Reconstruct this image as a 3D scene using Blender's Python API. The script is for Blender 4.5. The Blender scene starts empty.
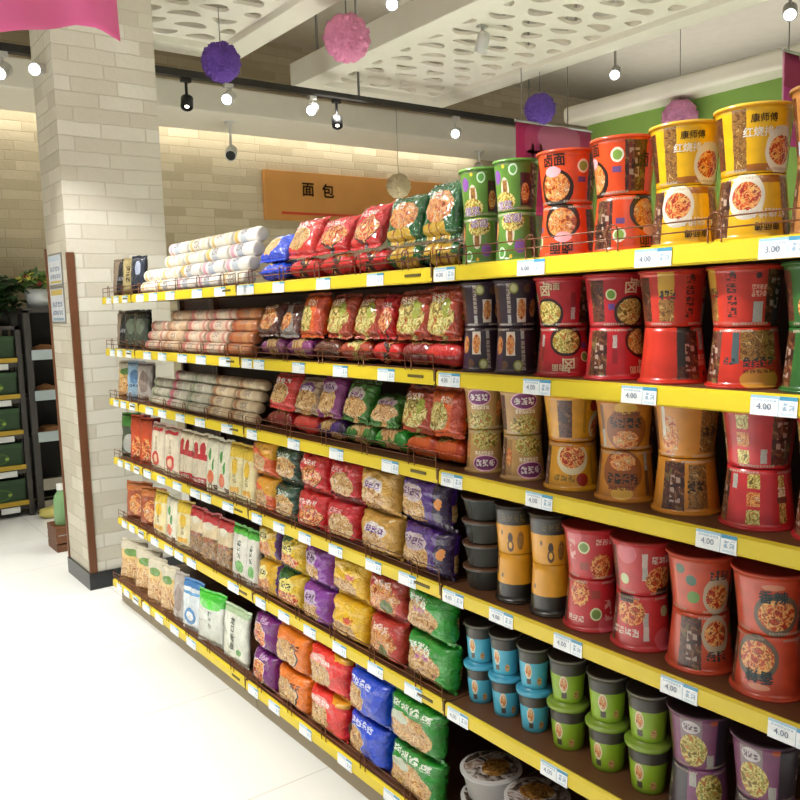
import bpy, bmesh, math, random
from mathutils import Vector, Matrix, noise
SC = bpy.context.scene
COL = SC.collection
PI = math.pi
R = math.radians
random.seed(7)

# ------------------------------------------------------------------ camera
F_PX, YAW, PITCH, ROLL = 829.425, 0.6351, 0.1123, -0.0320
CAM = Vector((-1.424, 0.0, 1.6063))
fw = Vector((math.sin(YAW)*math.cos(PITCH), math.cos(YAW)*math.cos(PITCH), -math.sin(PITCH)))
rt = Vector((math.cos(YAW), -math.sin(YAW), 0))
up = rt.cross(fw)
r2 = rt*math.cos(ROLL) + up*math.sin(ROLL)
u2 = -rt*math.sin(ROLL) + up*math.cos(ROLL)
cd = bpy.data.cameras.new('camera')
co = bpy.data.objects.new('camera', cd)
COL.objects.link(co)
co.matrix_world = Matrix(((r2.x, u2.x, -fw.x, CAM.x), (r2.y, u2.y, -fw.y, CAM.y), (r2.z, u2.z, -fw.z, CAM.z), (0, 0, 0, 1)))
cd.sensor_width = 36
cd.sensor_fit = 'HORIZONTAL'
cd.lens = 36*F_PX/800
cd.clip_start = 0.05
SC.camera = co

# ------------------------------------------------------------------ colour + materials
def lin(h):
    h = h.lstrip('#')
    o = []
    for i in (0, 2, 4):
        c = int(h[i:i+2], 16)/255
        o.append(c/12.92 if c <= .04045 else ((c+.055)/1.055)**2.4)
    return (o[0], o[1], o[2], 1)

MATS = {}

class NT:
    def __init__(s, name):
        s.m = bpy.data.materials.new(name)
        s.m.use_nodes = True
        s.t = s.m.node_tree
        s.t.nodes.clear()
        s.out = s.t.nodes.new('ShaderNodeOutputMaterial')
        s.b = s.t.nodes.new('ShaderNodeBsdfPrincipled')
        s.t.links.new(s.b.outputs[0], s.out.inputs[0])
    def n(s, ty, **kw):
        nd = s.t.nodes.new(ty)
        for k, v in kw.items():
            setattr(nd, k, v)
        return nd
    def put(s, sock, v):
        if hasattr(v, 'links'):
            s.t.links.new(v, sock)
        else:
            sock.default_value = v
    def math(s, op, a, b=0.0, c=0.0):
        nd = s.n('ShaderNodeMath', operation=op)
        s.put(nd.inputs[0], a); s.put(nd.inputs[1], b); s.put(nd.inputs[2], c)
        return nd.outputs[0]
    def vec(s, op, a, b=(0, 0, 0), c=(0, 0, 0)):
        nd = s.n('ShaderNodeVectorMath', operation=op)
        s.put(nd.inputs[0], a); s.put(nd.inputs[1], b)
        if op == 'MULTIPLY_ADD':
            s.put(nd.inputs[2], c)
        return nd.outputs['Value'] if op in ('LENGTH', 'DOT_PRODUCT') else nd.outputs[0]
    def sep(s, v):
        nd = s.n('ShaderNodeSeparateXYZ')
        s.put(nd.inputs[0], v)
        return nd.outputs
    def mix(s, f, a, b):
        nd = s.n('ShaderNodeMix', data_type='RGBA')
        s.put(nd.inputs[0], f); s.put(nd.inputs[6], a); s.put(nd.inputs[7], b)
        return nd.outputs[2]
    def noise(s, v, scale, detail=2.0, dist=0.0, rough=.5):
        nd = s.n('ShaderNodeTexNoise')
        s.put(nd.inputs['Vector'], v)
        nd.inputs['Scale'].default_value = scale
        nd.inputs['Detail'].default_value = detail
        nd.inputs['Roughness'].default_value = rough
        nd.inputs['Distortion'].default_value = dist
        return nd.outputs[0]
    def ramp(s, f, stops, const=False):
        nd = s.n('ShaderNodeValToRGB')
        cr = nd.color_ramp
        cr.interpolation = 'CONSTANT' if const else 'LINEAR'
        while len(cr.elements) < len(stops):
            cr.elements.new(.5)
        for e, (p, c) in zip(cr.elements, stops):
            e.position = p
            e.color = lin(c)
        s.put(nd.inputs[0], f)
        return nd.outputs[0]
    def bump(s, h, strength, dist=.01):
        nd = s.n('ShaderNodeBump')
        nd.inputs['Strength'].default_value = strength
        nd.inputs['Distance'].default_value = dist
        s.put(nd.inputs['Height'], h)
        s.t.links.new(nd.outputs[0], s.b.inputs['Normal'])
    def fin(s, col, rough=.5, metal=0.0, spec=.5, coat=0.0, coat_r=.1):
        s.put(s.b.inputs['Base Color'], col)
        s.put(s.b.inputs['Roughness'], rough)
        s.b.inputs['Metallic'].default_value = metal
        s.b.inputs['Specular IOR Level'].default_value = spec
        s.b.inputs['Coat Weight'].default_value = coat
        s.b.inputs['Coat Roughness'].default_value = coat_r
        return s.m

def mat(name, hexc, rough=.5, metal=0.0, spec=.5, coat=0.0, vary=.06, scale=9.0, bump=0.0):
    if name in MATS:
        return MATS[name]
    s = NT(name)
    tc = s.n('ShaderNodeTexCoord').outputs['Object']
    nz = s.noise(tc, scale, 3)
    c = lin(hexc)
    d = tuple(x*(1-vary*2.2) for x in c[:3]) + (1,)
    e = tuple(min(1, x*(1+vary*2.2)) for x in c[:3]) + (1,)
    col = s.mix(nz, d, e)
    if bump:
        s.bump(s.noise(tc, scale*8, 2), bump, .004)
    MATS[name] = s.fin(col, rough, metal, spec, coat)
    return MATS[name]

def glow(name, hexc, strength):
    if name in MATS:
        return MATS[name]
    s = NT(name)
    s.fin(lin(hexc), .3)
    s.b.inputs['Emission Color'].default_value = lin(hexc)
    s.b.inputs['Emission Strength'].default_value = strength
    MATS[name] = s.m
    return s.m

FOODS = {
    'dark': [(0, '1c100c'), (.42, '3a1c14'), (.5, '6a3420'), (.56, '2c1a14'), (.64, '8a5a38'), (.72, '4a5a2c')],  # dark print and painted shade for the bowl sides
    'grey': [(0, '2a241f'), (.4, '4a3c32'), (.47, '8a7f76'), (.53, 'b8b0a8'), (.6, '6a4a38'), (.68, 'a89a8c')],
    'meat': [(0, '3a1a0c'), (.34, '8a3a18'), (.45, 'c8642a'), (.52, 'e8b060'), (.58, 'a84a20'), (.66, 'e8c898'), (.74, '5f7a28')],
    'red': [(0, '3a0c08'), (.38, 'a02818'), (.47, 'd8642c'), (.54, 'f0c070'), (.6, '8a2414'), (.68, 'd84a28'), (.76, '4f7a28')],
    'noodle': [(0, '5a2c14'), (.36, '9a5c28'), (.43, 'c89850'), (.49, 'e0c48c'), (.54, 'a86a34'), (.60, 'd8b070'), (.66, '8a3420'), (.74, '5f7a2c')],
    'veg': [(0, '38280c'), (.36, '6a5a1c'), (.45, 'b89a40'), (.52, 'e8d890'), (.58, '7a8a2c'), (.66, 'c87838'), (.74, '8a3020')],
    'sepia': [(0, '3a2410'), (.4, '6a4420'), (.5, 'a87838'), (.58, '583818'), (.68, 'c8a060')],
}

def art(name, base, layers, asp=1.0, rough=.3, coat=.4, wob=0.0, wrinkle=0.0, spec=.5, fade=.08, seed=0.0):
    """printed packaging drawn in the UV square; asp = width/height of that square"""
    if name in MATS:
        return MATS[name]
    s = NT(name)
    uv = s.n('ShaderNodeTexCoord').outputs['UV']
    iso = s.vec('MULTIPLY_ADD', uv, (asp, 1, 0), (seed, seed*1.7, seed))
    V = uv
    if wob:
        nz = s.n('ShaderNodeTexNoise')
        s.put(nz.inputs['Vector'], iso); nz.inputs['Scale'].default_value = 6; nz.inputs['Detail'].default_value = 3
        V = s.vec('MULTIPLY_ADD', nz.outputs['Color'], (wob/asp*2, wob*2, 0), s.vec('ADD', uv, (-wob/asp, -wob, 0)))
    blot = s.noise(iso, 3.5, 2)
    b = lin(base)
    col = s.mix(blot, tuple(x*(1-fade*2) for x in b[:3])+(1,), tuple(min(1, x*(1+fade*2)) for x in b[:3])+(1,))
    for L in layers:
        k = L[0]
        if k == 'ell':
            _, cu, cv, ru, rv, c = L
            m = s.math('LESS_THAN', s.vec('LENGTH', s.vec('MULTIPLY_ADD', V, (1/ru, 1/rv, 0), (-cu/ru, -cv/rv, 0))), 1.0)
            col = s.mix(m, col, lin(c))
        elif k == 'food':
            _, cu, cv, ru, rv, f, sc = L
            m = s.math('LESS_THAN', s.vec('LENGTH', s.vec('MULTIPLY_ADD', V, (1/ru, 1/rv, 0), (-cu/ru, -cv/rv, 0))), 1.0)
            col = s.mix(m, col, s.ramp(s.noise(iso, sc, 3, 1.2), FOODS[f]))
        elif k in ('rect', 'pic', 'bars', 'glyph', 'vglyph'):
            u0, v0, u1, v1 = L[1:5]
            cu, cv, ru, rv = (u0+u1)/2, (v0+v1)/2, (u1-u0)/2, (v1-v0)/2
            q = s.vec('MULTIPLY_ADD', V, (1/ru, 1/rv, 0), (-cu/ru, -cv/rv, 0))
            x, y, _z = s.sep(s.vec('ABSOLUTE', q))
            m = s.math('LESS_THAN', s.math('MAXIMUM', x, y), 1.0)
            if k == 'rect':
                col = s.mix(m, col, lin(L[5]))
            elif k == 'pic':
                col = s.mix(m, col, s.ramp(s.noise(iso, L[6], 3, 1.2), FOODS[L[5]]))
            elif k == 'bars':
                qx = s.sep(q)[0]
                st = s.math('GREATER_THAN', s.math('FRACT', s.math('MULTIPLY', qx, L[6])), .5)
                col = s.mix(m, col, s.mix(st, lin(L[5]), lin('e8e4da')))
            else:
                n = L[6]
                qx, qy, _ = s.sep(q)
                along = qx if k == 'glyph' else qy
                cell = s.math('FRACT', s.math('MULTIPLY_ADD', along, n/2, n/2))
                inn = s.math('LESS_THAN', s.math('ABSOLUTE', s.math('SUBTRACT', cell, .5)), .41)
                chs = (v1-v0) if k == 'glyph' else (u1-u0)*asp
                sv = s.vec('MULTIPLY', iso, (.62, 1.0, 0)) 
                st = s.math('GREATER_THAN', s.noise(sv, 4.2/chs, 1, .2), .47)
                col = s.mix(s.math('MULTIPLY', s.math('MULTIPLY', m, inn), st), col, lin(L[5]))
        elif k == 'half':
            _, nx, ny, t, c = L
            m = s.math('GREATER_THAN', s.vec('DOT_PRODUCT', V, (nx, ny, 0)), t)
            col = s.mix(m, col, lin(c))
        elif k == 'hfood':
            _, nx, ny, t, f, sc = L
            m = s.math('GREATER_THAN', s.vec('DOT_PRODUCT', V, (nx, ny, 0)), t)
            col = s.mix(m, col, s.ramp(s.noise(iso, sc, 3, 1.2), FOODS[f]))
    if wrinkle:
        w = s.noise(s.vec('MULTIPLY', iso, (1.0, .7, 0)), 7, 3, 1.5, .55)
        s.bump(w, wrinkle, .02)
    MATS[name] = s.fin(col, rough, 0, spec, coat, .12)
    return MATS[name]

# ------------------------------------------------------------------ mesh building
class MB:
    def __init__(s):
        s.v, s.f, s.m, s.uv, s.s = [], [], [], [], []
    def add(s, vs, fs, mi=0, uvs=None, smooth=False, M=None):
        o = len(s.v)
        for p in vs:
            s.v.append(tuple(M @ Vector(p)) if M is not None else tuple(p))
        for f in fs:
            s.f.append([i+o for i in f]); s.m.append(mi); s.s.append(smooth)
            s.uv.append([uvs[i] for i in f] if uvs else None)
        return s
    def box(s, a, b, mi=0, M=None):
        x0, y0, z0 = a; x1, y1, z1 = b
        vs = [(x0, y0, z0), (x1, y0, z0), (x1, y1, z0), (x0, y1, z0), (x0, y0, z1), (x1, y0, z1), (x1, y1, z1), (x0, y1, z1)]
        return s.add(vs, [(0, 3, 2, 1), (4, 5, 6, 7), (0, 1, 5, 4), (1, 2, 6, 5), (2, 3, 7, 6), (3, 0, 4, 7)], mi, None, False, M)
    def tube(s, pts, r, n=6, mi=0, cap=True):
        pts = [Vector(p) for p in pts]
        vs, fs = [], []
        for i, p in enumerate(pts):
            d = (pts[min(i+1, len(pts)-1)] - pts[max(i-1, 0)]).normalized()
            a = Vector((0, 0, 1)) if abs(d.z) < .9 else Vector((1, 0, 0))
            e1 = d.cross(a).normalized(); e2 = d.cross(e1)
            rr = r[i] if isinstance(r, (list, tuple)) else r
            for k in range(n):
                t = 2*PI*k/n
                vs.append(p + e1*rr*math.cos(t) + e2*rr*math.sin(t))
        for i in range(len(pts)-1):
            for k in range(n):
                k2 = (k+1) % n
                fs.append((i*n+k, i*n+k2, (i+1)*n+k2, (i+1)*n+k))
        if cap:
            fs.append(tuple(range(n))); fs.append(tuple(range((len(pts)-1)*n, len(pts)*n))[::-1])
        return s.add(vs, fs, mi, None, True)
    def lathe(s, prof, n=40, mi=0, M=None, vr=None, smooth=True):
        """prof [(r, z)]; u=.5 faces -x and grows left to right seen from outside; v follows z within vr"""
        z0, z1 = vr if vr else (min(p[1] for p in prof), max(p[1] for p in prof))
        vs, uvs, fs = [], [], []
        for r, z in prof:
            for k in range(n+1):
                u = k/n; ph = (u-.5)*2*PI
                vs.append((-r*math.cos(ph), -r*math.sin(ph), z))
                uvs.append((u, (z-z0)/max(1e-6, z1-z0)))
        w = n+1
        for i in range(len(prof)-1):
            for k in range(n):
                fs.append((i*w+k+1, i*w+k, (i+1)*w+k, (i+1)*w+k+1))
        return s.add(vs, fs, mi, uvs, smooth, M)
    def build(s, name, mats, parent=None, loc=None, rot=None):
        me = bpy.data.meshes.new(name)
        me.from_pydata(s.v, [], s.f)
        for m in (mats if isinstance(mats, (list, tuple)) else [mats]):
            me.materials.append(m)
        ul = me.uv_layers.new(name='UVMap')
        for p, mi, sm, uv in zip(me.polygons, s.m, s.s, s.uv):
            p.material_index = mi
            p.use_smooth = sm
            if uv:
                for li, c in zip(p.loop_indices, uv):
                    ul.data[li].uv = c
        me.update()
        o = bpy.data.objects.new(name, me)
        COL.objects.link(o)
        if parent: o.parent = parent
        if loc: o.location = loc
        if rot: o.rotation_euler = rot
        return o

def merge(o, dist=1e-5):
    bm = bmesh.new(); bm.from_mesh(o.data)
    bmesh.ops.remove_doubles(bm, verts=bm.verts, dist=dist)
    bmesh.ops.recalc_face_normals(bm, faces=bm.faces)
    bm.to_mesh(o.data); bm.free()
    return o

def bevel(o, w=.004, seg=2):
    md = o.modifiers.new('bevel', 'BEVEL')
    md.width = w; md.segments = seg; md.limit_method = 'ANGLE'
    return o

def tag(o, label, cat, group=None):
    o['label'] = label; o['category'] = cat
    if group: o['group'] = group
    return o

def empty(name, loc=(0, 0, 0), rot=None):
    o = bpy.data.objects.new(name, None)
    o.empty_display_size = .05
    COL.objects.link(o)
    o.location = loc
    if rot: o.rotation_euler = rot
    return o

def struct(o):
    o['kind'] = 'structure'
    return o

def dup(root, loc, rot, label, group=None):
    r = root.copy(); COL.objects.link(r)
    r.location = loc; r.rotation_euler = rot
    r['label'] = label
    if group: r['group'] = group
    for ch in root.children:
        c = ch.copy(); COL.objects.link(c); c.parent = r
        for g in ch.children:
            d = g.copy(); COL.objects.link(d); d.parent = c
    return r

_TXT = {}
def text2d(body, size, bold=0.0):
    key = (body, bold)
    if key not in _TXT:
        cu = bpy.data.curves.new('t', 'FONT')
        cu.body = body; cu.resolution_u = 2
        cu.align_x = 'CENTER'; cu.align_y = 'CENTER'
        o = bpy.data.objects.new('t', cu); COL.objects.link(o)
        dg = bpy.context.evaluated_depsgraph_get()
        me = bpy.data.meshes.new_from_object(o.evaluated_get(dg))
        bm = bmesh.new(); bm.from_mesh(me)
        bmesh.ops.triangulate(bm, faces=bm.faces[:])
        if bm.verts:
            xa, xb = min(v.co.x for v in bm.verts), max(v.co.x for v in bm.verts)
            for i in range(1, int((xb-xa)/.16)+1):
                bmesh.ops.bisect_plane(bm, geom=bm.verts[:]+bm.edges[:]+bm.faces[:], plane_co=(xa+.16*i, 0, 0), plane_no=(1, 0, 0))
        bm.to_mesh(me); bm.free()
        vs = [(v.co.x, v.co.y) for v in me.vertices]; fs = [tuple(p.vertices) for p in me.polygons]
        xs = [v[0] for v in vs] or [0]; ys = [v[1] for v in vs] or [0]
        cx, cy = (min(xs)+max(xs))/2, (min(ys)+max(ys))/2
        vs = [(a-cx, b-cy) for a, b in vs]
        if bold:                                     # heavier strokes: overlaid copies
            n0 = len(vs); base, fb = list(vs), list(fs)
            for dx, dy in ((bold, 0), (0, bold), (bold, bold)):
                k0 = len(vs)
                vs += [(a+dx, b+dy) for a, b in base]; fs += [tuple(i+k0 for i in f) for f in fb]
        _TXT[key] = (vs, fs)
        COL.objects.unlink(o)
        bpy.data.objects.remove(o); bpy.data.curves.remove(cu); bpy.data.meshes.remove(me)
    vs, fs = _TXT[key]
    return [(a*size, b*size) for a, b in vs], fs

ORD = ['first', 'second', 'third', 'fourth', 'fifth', 'sixth', 'seventh', 'eighth', 'ninth', 'tenth']
SHELF = ['top shelf', 'second shelf', 'third shelf', 'fourth shelf', 'fifth shelf', 'bottom shelf']

# ================================================================== SETTING
def brick_mat(name, axes, c1, c2, mort, bw, bh, bumpy=.5):
    s = NT(name)
    tc = s.n('ShaderNodeTexCoord').outputs['Object']
    o = s.sep(tc)
    cmb = s.n('ShaderNodeCombineXYZ')
    s.put(cmb.inputs[0], o[axes[0]]); s.put(cmb.inputs[1], o[axes[1]])
    wob = s.n('ShaderNodeTexNoise'); s.put(wob.inputs['Vector'], cmb.outputs[0]); wob.inputs['Scale'].default_value = 7
    v = s.vec('MULTIPLY_ADD', wob.outputs['Color'], (.012, .012, 0), cmb.outputs[0])
    b = s.n('ShaderNodeTexBrick', offset=.42, squash=1.25, squash_frequency=3)
    s.put(b.inputs['Vector'], v)
    b.inputs['Color1'].default_value = lin(c1); b.inputs['Color2'].default_value = lin(c2); b.inputs['Mortar'].default_value = lin(mort)
    b.inputs['Scale'].default_value = 1.0; b.inputs['Mortar Size'].default_value = .005; b.inputs['Mortar Smooth'].default_value = .6
    b.inputs['Bias'].default_value = -.1
    b.inputs['Brick Width'].default_value = bw; b.inputs['Row Height'].default_value = bh
    n1 = s.noise(v, 5, 4)
    col = s.mix(s.math('MULTIPLY', n1, .55), b.outputs[0], lin(c2))
    h = s.math('MULTIPLY_ADD', b.outputs['Fac'], -.6, s.math('MULTIPLY', s.noise(v, 30, 4), .5))
    s.bump(h, bumpy, .012)
    return s.fin(col, .75, 0, .3)

def tile_floor():
    s = NT('floor_tiles')
    tc = s.n('ShaderNodeTexCoord').outputs['Object']
    b = s.n('ShaderNodeTexBrick', offset=0.0)
    s.put(b.inputs['Vector'], tc)
    b.inputs['Color1'].default_value = lin('e4e5e0'); b.inputs['Color2'].default_value = lin('e1e2dc'); b.inputs['Mortar'].default_value = lin('cbc7bb')
    b.inputs['Scale'].default_value = 1; b.inputs['Mortar Size'].default_value = .003
    b.inputs['Brick Width'].default_value = .8; b.inputs['Row Height'].default_value = .8
    n = s.noise(tc, 2.2, 5, .6)
    col = s.mix(s.math('MULTIPLY', n, .25), b.outputs[0], lin('d8d7d0'))
    return s.fin(col, s.math('MULTIPLY_ADD', n, .12, .16), 0, .45)

M_wall = brick_mat('wall_stone', (0, 2), 'c6b99d', 'a5977b', 'ab9c80', .30, .082)
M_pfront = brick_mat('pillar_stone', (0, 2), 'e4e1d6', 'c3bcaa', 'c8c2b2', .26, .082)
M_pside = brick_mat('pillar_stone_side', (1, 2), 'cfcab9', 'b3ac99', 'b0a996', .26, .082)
M_white = mat('painted_white', 'd4cec0', .7, vary=.02)
M_ceil = mat('upper_ceiling_paint', 'beb7a6', .85, vary=.04)
M_panel = mat('panel_white', 'eae5d8', .6, vary=.02)
M_green = mat('green_wall_paint', '86ab52', .7, vary=.03)
M_steel = mat('dark_steel', '3a3836', .45, .6)
M_grey = mat('grey_metal', '8c8a84', .4, .5)
M_wood = mat('brown_wood', '6b4126', .5, vary=.12, scale=14)

struct(MB().box((-6, -3, -.1), (13, 9, 0)).build('floor', tile_floor()))
struct(MB().box((-6, -3, 4.3), (13, 9, 4.4)).build('ceiling', M_ceil))
struct(MB().box((-6, 7.75, 0), (13, 7.9, 4.3)).build('wall_back', M_wall))
struct(MB().box((12, -3, 0), (12.2, 7.75, 4.3)).build('wall_far', M_ceil))
struct(MB().box((4.45, -.5, 0), (4.6, 5.05, 3.16)).build('wall_right', M_green))
struct(bevel(MB().box((-6, 6.75, 3.3), (12, 7.5, 3.52)).build('ceiling_bulkhead', M_white), .01))
struct(bevel(MB().box((4.2, -.5, 3.14), (4.65, 5.12, 3.28)).build('ceiling_beam', M_panel), .04, 4))
PX0, PX1, PY0, PY1 = -.095, .487, 4.93, 5.37
mb = MB()
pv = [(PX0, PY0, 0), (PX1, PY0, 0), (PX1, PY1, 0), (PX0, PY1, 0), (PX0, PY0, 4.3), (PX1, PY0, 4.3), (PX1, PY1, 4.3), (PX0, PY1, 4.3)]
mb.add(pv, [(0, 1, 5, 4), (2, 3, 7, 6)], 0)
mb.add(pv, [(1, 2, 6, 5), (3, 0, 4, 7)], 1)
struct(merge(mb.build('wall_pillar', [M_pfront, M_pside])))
mb = MB()
for a, b in (((PX0-.015, PY0-.015, 0), (PX1+.015, PY0, .1)), ((PX0-.015, PY0, 0), (PX0, PY1+.015, .1)), ((PX1, PY0, 0), (PX1+.015, PY1, .1))):
    mb.box(a, b)
struct(mb.build('baseboard_pillar', mat('black_skirting', '1c1f22', .25)))
mb = MB()
mb.box((PX0-.006, PY0-.01, .1), (PX0+.036, PY0, 1.97)); mb.box((PX0-.006, PY0, .1), (PX0, PY0+.012, 1.97))
struct(mb.build('trim_1', M_wood))
struct(MB().box((PX0-.008, PY1-.005, .1), (PX0, PY1+.02, 2.02)).build('trim_2', M_wood))

# ------------------------------------------------------------------ lattice ceiling panels
def lattice_mesh(x0, y0, x1, y1, z, seed):
    rnd = random.Random(seed)
    cu = bpy.data.curves.new('lat', 'CURVE')
    cu.dimensions = '2D'; cu.fill_mode = 'BOTH'; cu.extrude = .012
    def sp(pts):
        q = cu.splines.new('POLY')
        q.points.add(len(pts)-1)
        for p, c in zip(q.points, pts):
            p.co = (c[0], c[1], 0, 1)
        q.use_cyclic_u = True
    sp([(x0, y0), (x1, y0), (x1, y1), (x0, y1)])
    nx, ny = max(1, int((x1-x0)/.262)), max(1, int((y1-y0)/.185))
    cx, cy = (x1-x0)/nx, (y1-y0)/ny
    for j in range(ny):
        for i in range(nx):
            px = x0+(i+.5+(.22 if j % 2 else -.22))*cx; py = y0+(j+.5)*cy
            L, W = rnd.uniform(.09, .118), rnd.uniform(.045, .062)
            L = min(L, px-x0-.02, x1-px-.02)
            bd, an = rnd.choice((-1, 1))*rnd.uniform(.02, .045), rnd.uniform(-.28, .28)
            pts = []
            for k in range(14):
                t = 2*PI*k/14
                ax = L*math.cos(t); ay = W*math.sin(t)*(1+.25*math.cos(t)) + bd*(math.cos(t)**2-.5)
                pts.append((px+ax*math.cos(an)-ay*math.sin(an), py+ax*math.sin(an)+ay*math.cos(an)))
            sp(pts)
    o = bpy.data.objects.new('lat', cu); COL.objects.link(o)
    dg = bpy.context.evaluated_depsgraph_get()
    me = bpy.data.meshes.new_from_object(o.evaluated_get(dg))
    COL.objects.unlink(o); bpy.data.objects.remove(o)
    me.materials.clear(); me.materials.append(M_panel)
    return me

def ceiling_panel(x0, y0, x1, y1, label, seed, rods):
    root = empty('ceiling_panel', ((x0+x1)/2, (y0+y1)/2, 3.5))
    tag(root, label, 'ceiling panel', 'lattice ceiling panels')
    cx, cy = root.location.x, root.location.y
    w = .2
    me = lattice_mesh(x0+w-cx, y0+w-cy, x1-w-cx, y1-w-cy, 0, seed)
    lo = bpy.data.objects.new('lattice', me); COL.objects.link(lo); lo.parent = root; lo.location = (0, 0, .06)
    X0, X1, Y0, Y1 = x0-cx, x1-cx, y0-cy, y1-cy
    mb = MB()
    mb.box((X0, Y0, 0), (X0+w, Y1, .2)); mb.box((X1-w, Y0, 0), (X1, Y1, .2))
    mb.box((X0+w, Y0, 0), (X1-w, Y0+w, .2)); mb.box((X0+w, Y1-w, 0), (X1-w, Y1, .2))
    bevel(mb.build('frame', M_panel, root), .006)
    for (rx, ry) in rods:
        MB().tube([(rx-cx, ry-cy, .2), (rx-cx, ry-cy, .8)], .012, 6).build('hanger_rod', M_grey, root)
    return root

ceiling_panel(2.27, 1.2, 3.9, 6.45, 'large white lattice ceiling panel above the noodle bowls', 3,
              [(2.4, y) for y in (2.4, 3.6, 4.8, 6.2)] + [(3.8, y) for y in (2.2, 3.0, 3.8, 4.6, 5.4, 6.2)])
ceiling_panel(-1.6, 1.6, 1.54, 6.02, 'white lattice ceiling panel at upper left beside the stone pillar', 5,
              [(1.4, y) for y in (2.4, 3.6, 4.8, 5.8)])

# ------------------------------------------------------------------ lighting track and spotlights
tr = tag(empty('lighting_track', (2.2, 5.9, 3.3)), 'long dark lighting track running under the bulkhead', 'lighting track')
MB().box((-5, -.03, 0), (2.9, .03, .05)).build('rail', M_steel, tr)
MB().box((-5, .03, .02), (2.9, .075, .06)).build('cable_duct', M_white, tr)
for x in (-1.6, .4, 2.4):
    MB().tube([(x, 0, .05), (x, 0, 1.0)], .01, 6).build('hanger_rod', M_grey, tr)
M_lampw = mat('lamp_white', 'c9c7c2', .35, vary=.02)
M_lampb = mat('lamp_black', '141414', .35, vary=.02)
M_lit = glow('lit_lens', 'f4faff', 10)
M_dim = glow('dim_lens', 'fff4e0', 5)

def spot_fixture(x, y, z, top, aim, black, lens, label):
    """head centre at x,y,z; hangs from height top; aim = direction the lens looks"""
    root = empty('spotlight', (x, y, z)); tag(root, label, 'spotlight', 'track spotlights')
    q = Vector(aim).to_track_quat('-Z', 'Y').to_matrix().to_4x4()
    hm = M_lampb if black else M_lampw
    mb = MB(); mb.lathe([(0, .03), (.035, .03), (.045, .02)] + [(.045, -.06), (.04, -.065), (.036, -.05)] if black else [(0, .07), (.035, .07), (.045, .055), (.045, -.06), (.04, -.065), (.036, -.05)], 20, 0, q)
    mb.build('housing', hm, root)
    mb = MB(); mb.lathe([(.0, -.056), (.016 if black else .036, -.056)], 20, 0, q)
    merge(mb.build('lens', lens, root))
    mb = MB()
    mb.tube([(0, 0, .03), (0, 0, top-z)], .011, 6)
    mb.box((-.035, -.02, top-z-.03), (.035, .02, top-z))
    mb.build('bracket', hm, root)
    return root

lab = 'lit white spotlight on the rear track, '
spot_fixture(1.42, 5.9, 3.2, 3.3, (-.62, -.66, -.42), False, M_lit, lab+'under the purple rose ball')
spot_fixture(2.145, 5.9, 3.2, 3.3, (-.62, -.66, -.42), False, M_lit, lab+'below the corner of the large panel')
spot_fixture(3.654, 5.9, 3.16, 3.3, (-.7, -.6, -.38), False, M_lit, lab+'above the green noodle bowls')
spot_fixture(1.088, 5.9, 3.14, 3.3, (-.25, -.45, -.85), True, M_dim, 'black spotlight on the rear track next to the pillar')
spot_fixture(2.375, 5.9, 3.135, 3.3, (-.25, -.45, -.85), True, M_dim, 'black spotlight on the rear track above the wooden sign')
spot_fixture(-.144, 5.9, 3.18, 3.3, (-.5, -.7, -.5), False, M_lit, lab+'left of the stone pillar')
spot_fixture(1.938, 4.5, 3.56, 4.3, (-.6, -.6, -.5), False, M_lit, 'lit white spotlight hanging between the two lattice panels')
spot_fixture(4.15, 4.5, 3.42, 4.3, (-.75, -.5, -.5), False, M_lit, 'lit white spotlight hanging between lattice panel and white beam')
spot_fixture(4.055, 3.0, 3.44, 4.3, (-.75, -.4, -.6), False, M_lit, 'lit white spotlight at top right corner over green wall')
spot_fixture(2.713, 4.5, 3.43, 3.56, (.1, .5, -.85), False, mat('lens_off', 'dfe6ea', .2), 'unlit white spotlight fixed under the large lattice panel')
# spotlight on the side of the pillar
root = tag(empty('spotlight', (-.135, 5.1, 3.0)), 'lit spotlight fixed high on the left side of the pillar', 'spotlight', 'track spotlights')
q = Vector((-.55, -.8, -.25)).to_track_quat('-Z', 'Y').to_matrix().to_4x4()
MB().lathe([(0, .06), (.028, .06), (.036, .045), (.036, -.045), (.03, -.04)], 18, 0, q).build('housing', M_lampw, root)
MB().lathe([(0, -.041), (.031, -.041)], 18, 0, q).build('lens', M_lit, root)
MB().box((0, -.02, -.02), (.04, .02, .02)).build('bracket', M_lampw, root)

# CCTV cameras on the bulkhead underside
def cctv(x, y, z, label):
    root = tag(empty('security_camera', (x, y, 3.3)), label, 'security camera', 'bullet cameras on the ceiling')
    MB().lathe([(0, 0), (.05, 0), (.05, -.012), (0, -.012)], 18).build('mount', M_lampw, root)
    MB().tube([(0, 0, -.01), (0, 0, z-3.3+.03)], .012, 8).build('stalk', M_lampw, root)
    q = Matrix.Translation((0, 0, z-3.3)) @ Vector((-.45, -.75, -.42)).to_track_quat('-Z', 'Y').to_matrix().to_4x4()
    MB().lathe([(0, .11), (.04, .1), (.052, .07), (.052, -.09), (.045, -.095), (.043, -.08)], 20, 0, q).build('housing', M_lampw, root)
    MB().lathe([(0, -.082), (.044, -.082)], 20, 0, q).build('lens', mat('camera_glass', '22262a', .1), root)
cctv(1.97, 7.05, 3.03, 'white security camera hanging left of the wooden sign')
cctv(5.02, 7.1, 3.12, 'white security camera hanging behind the green noodle bowls')

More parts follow.
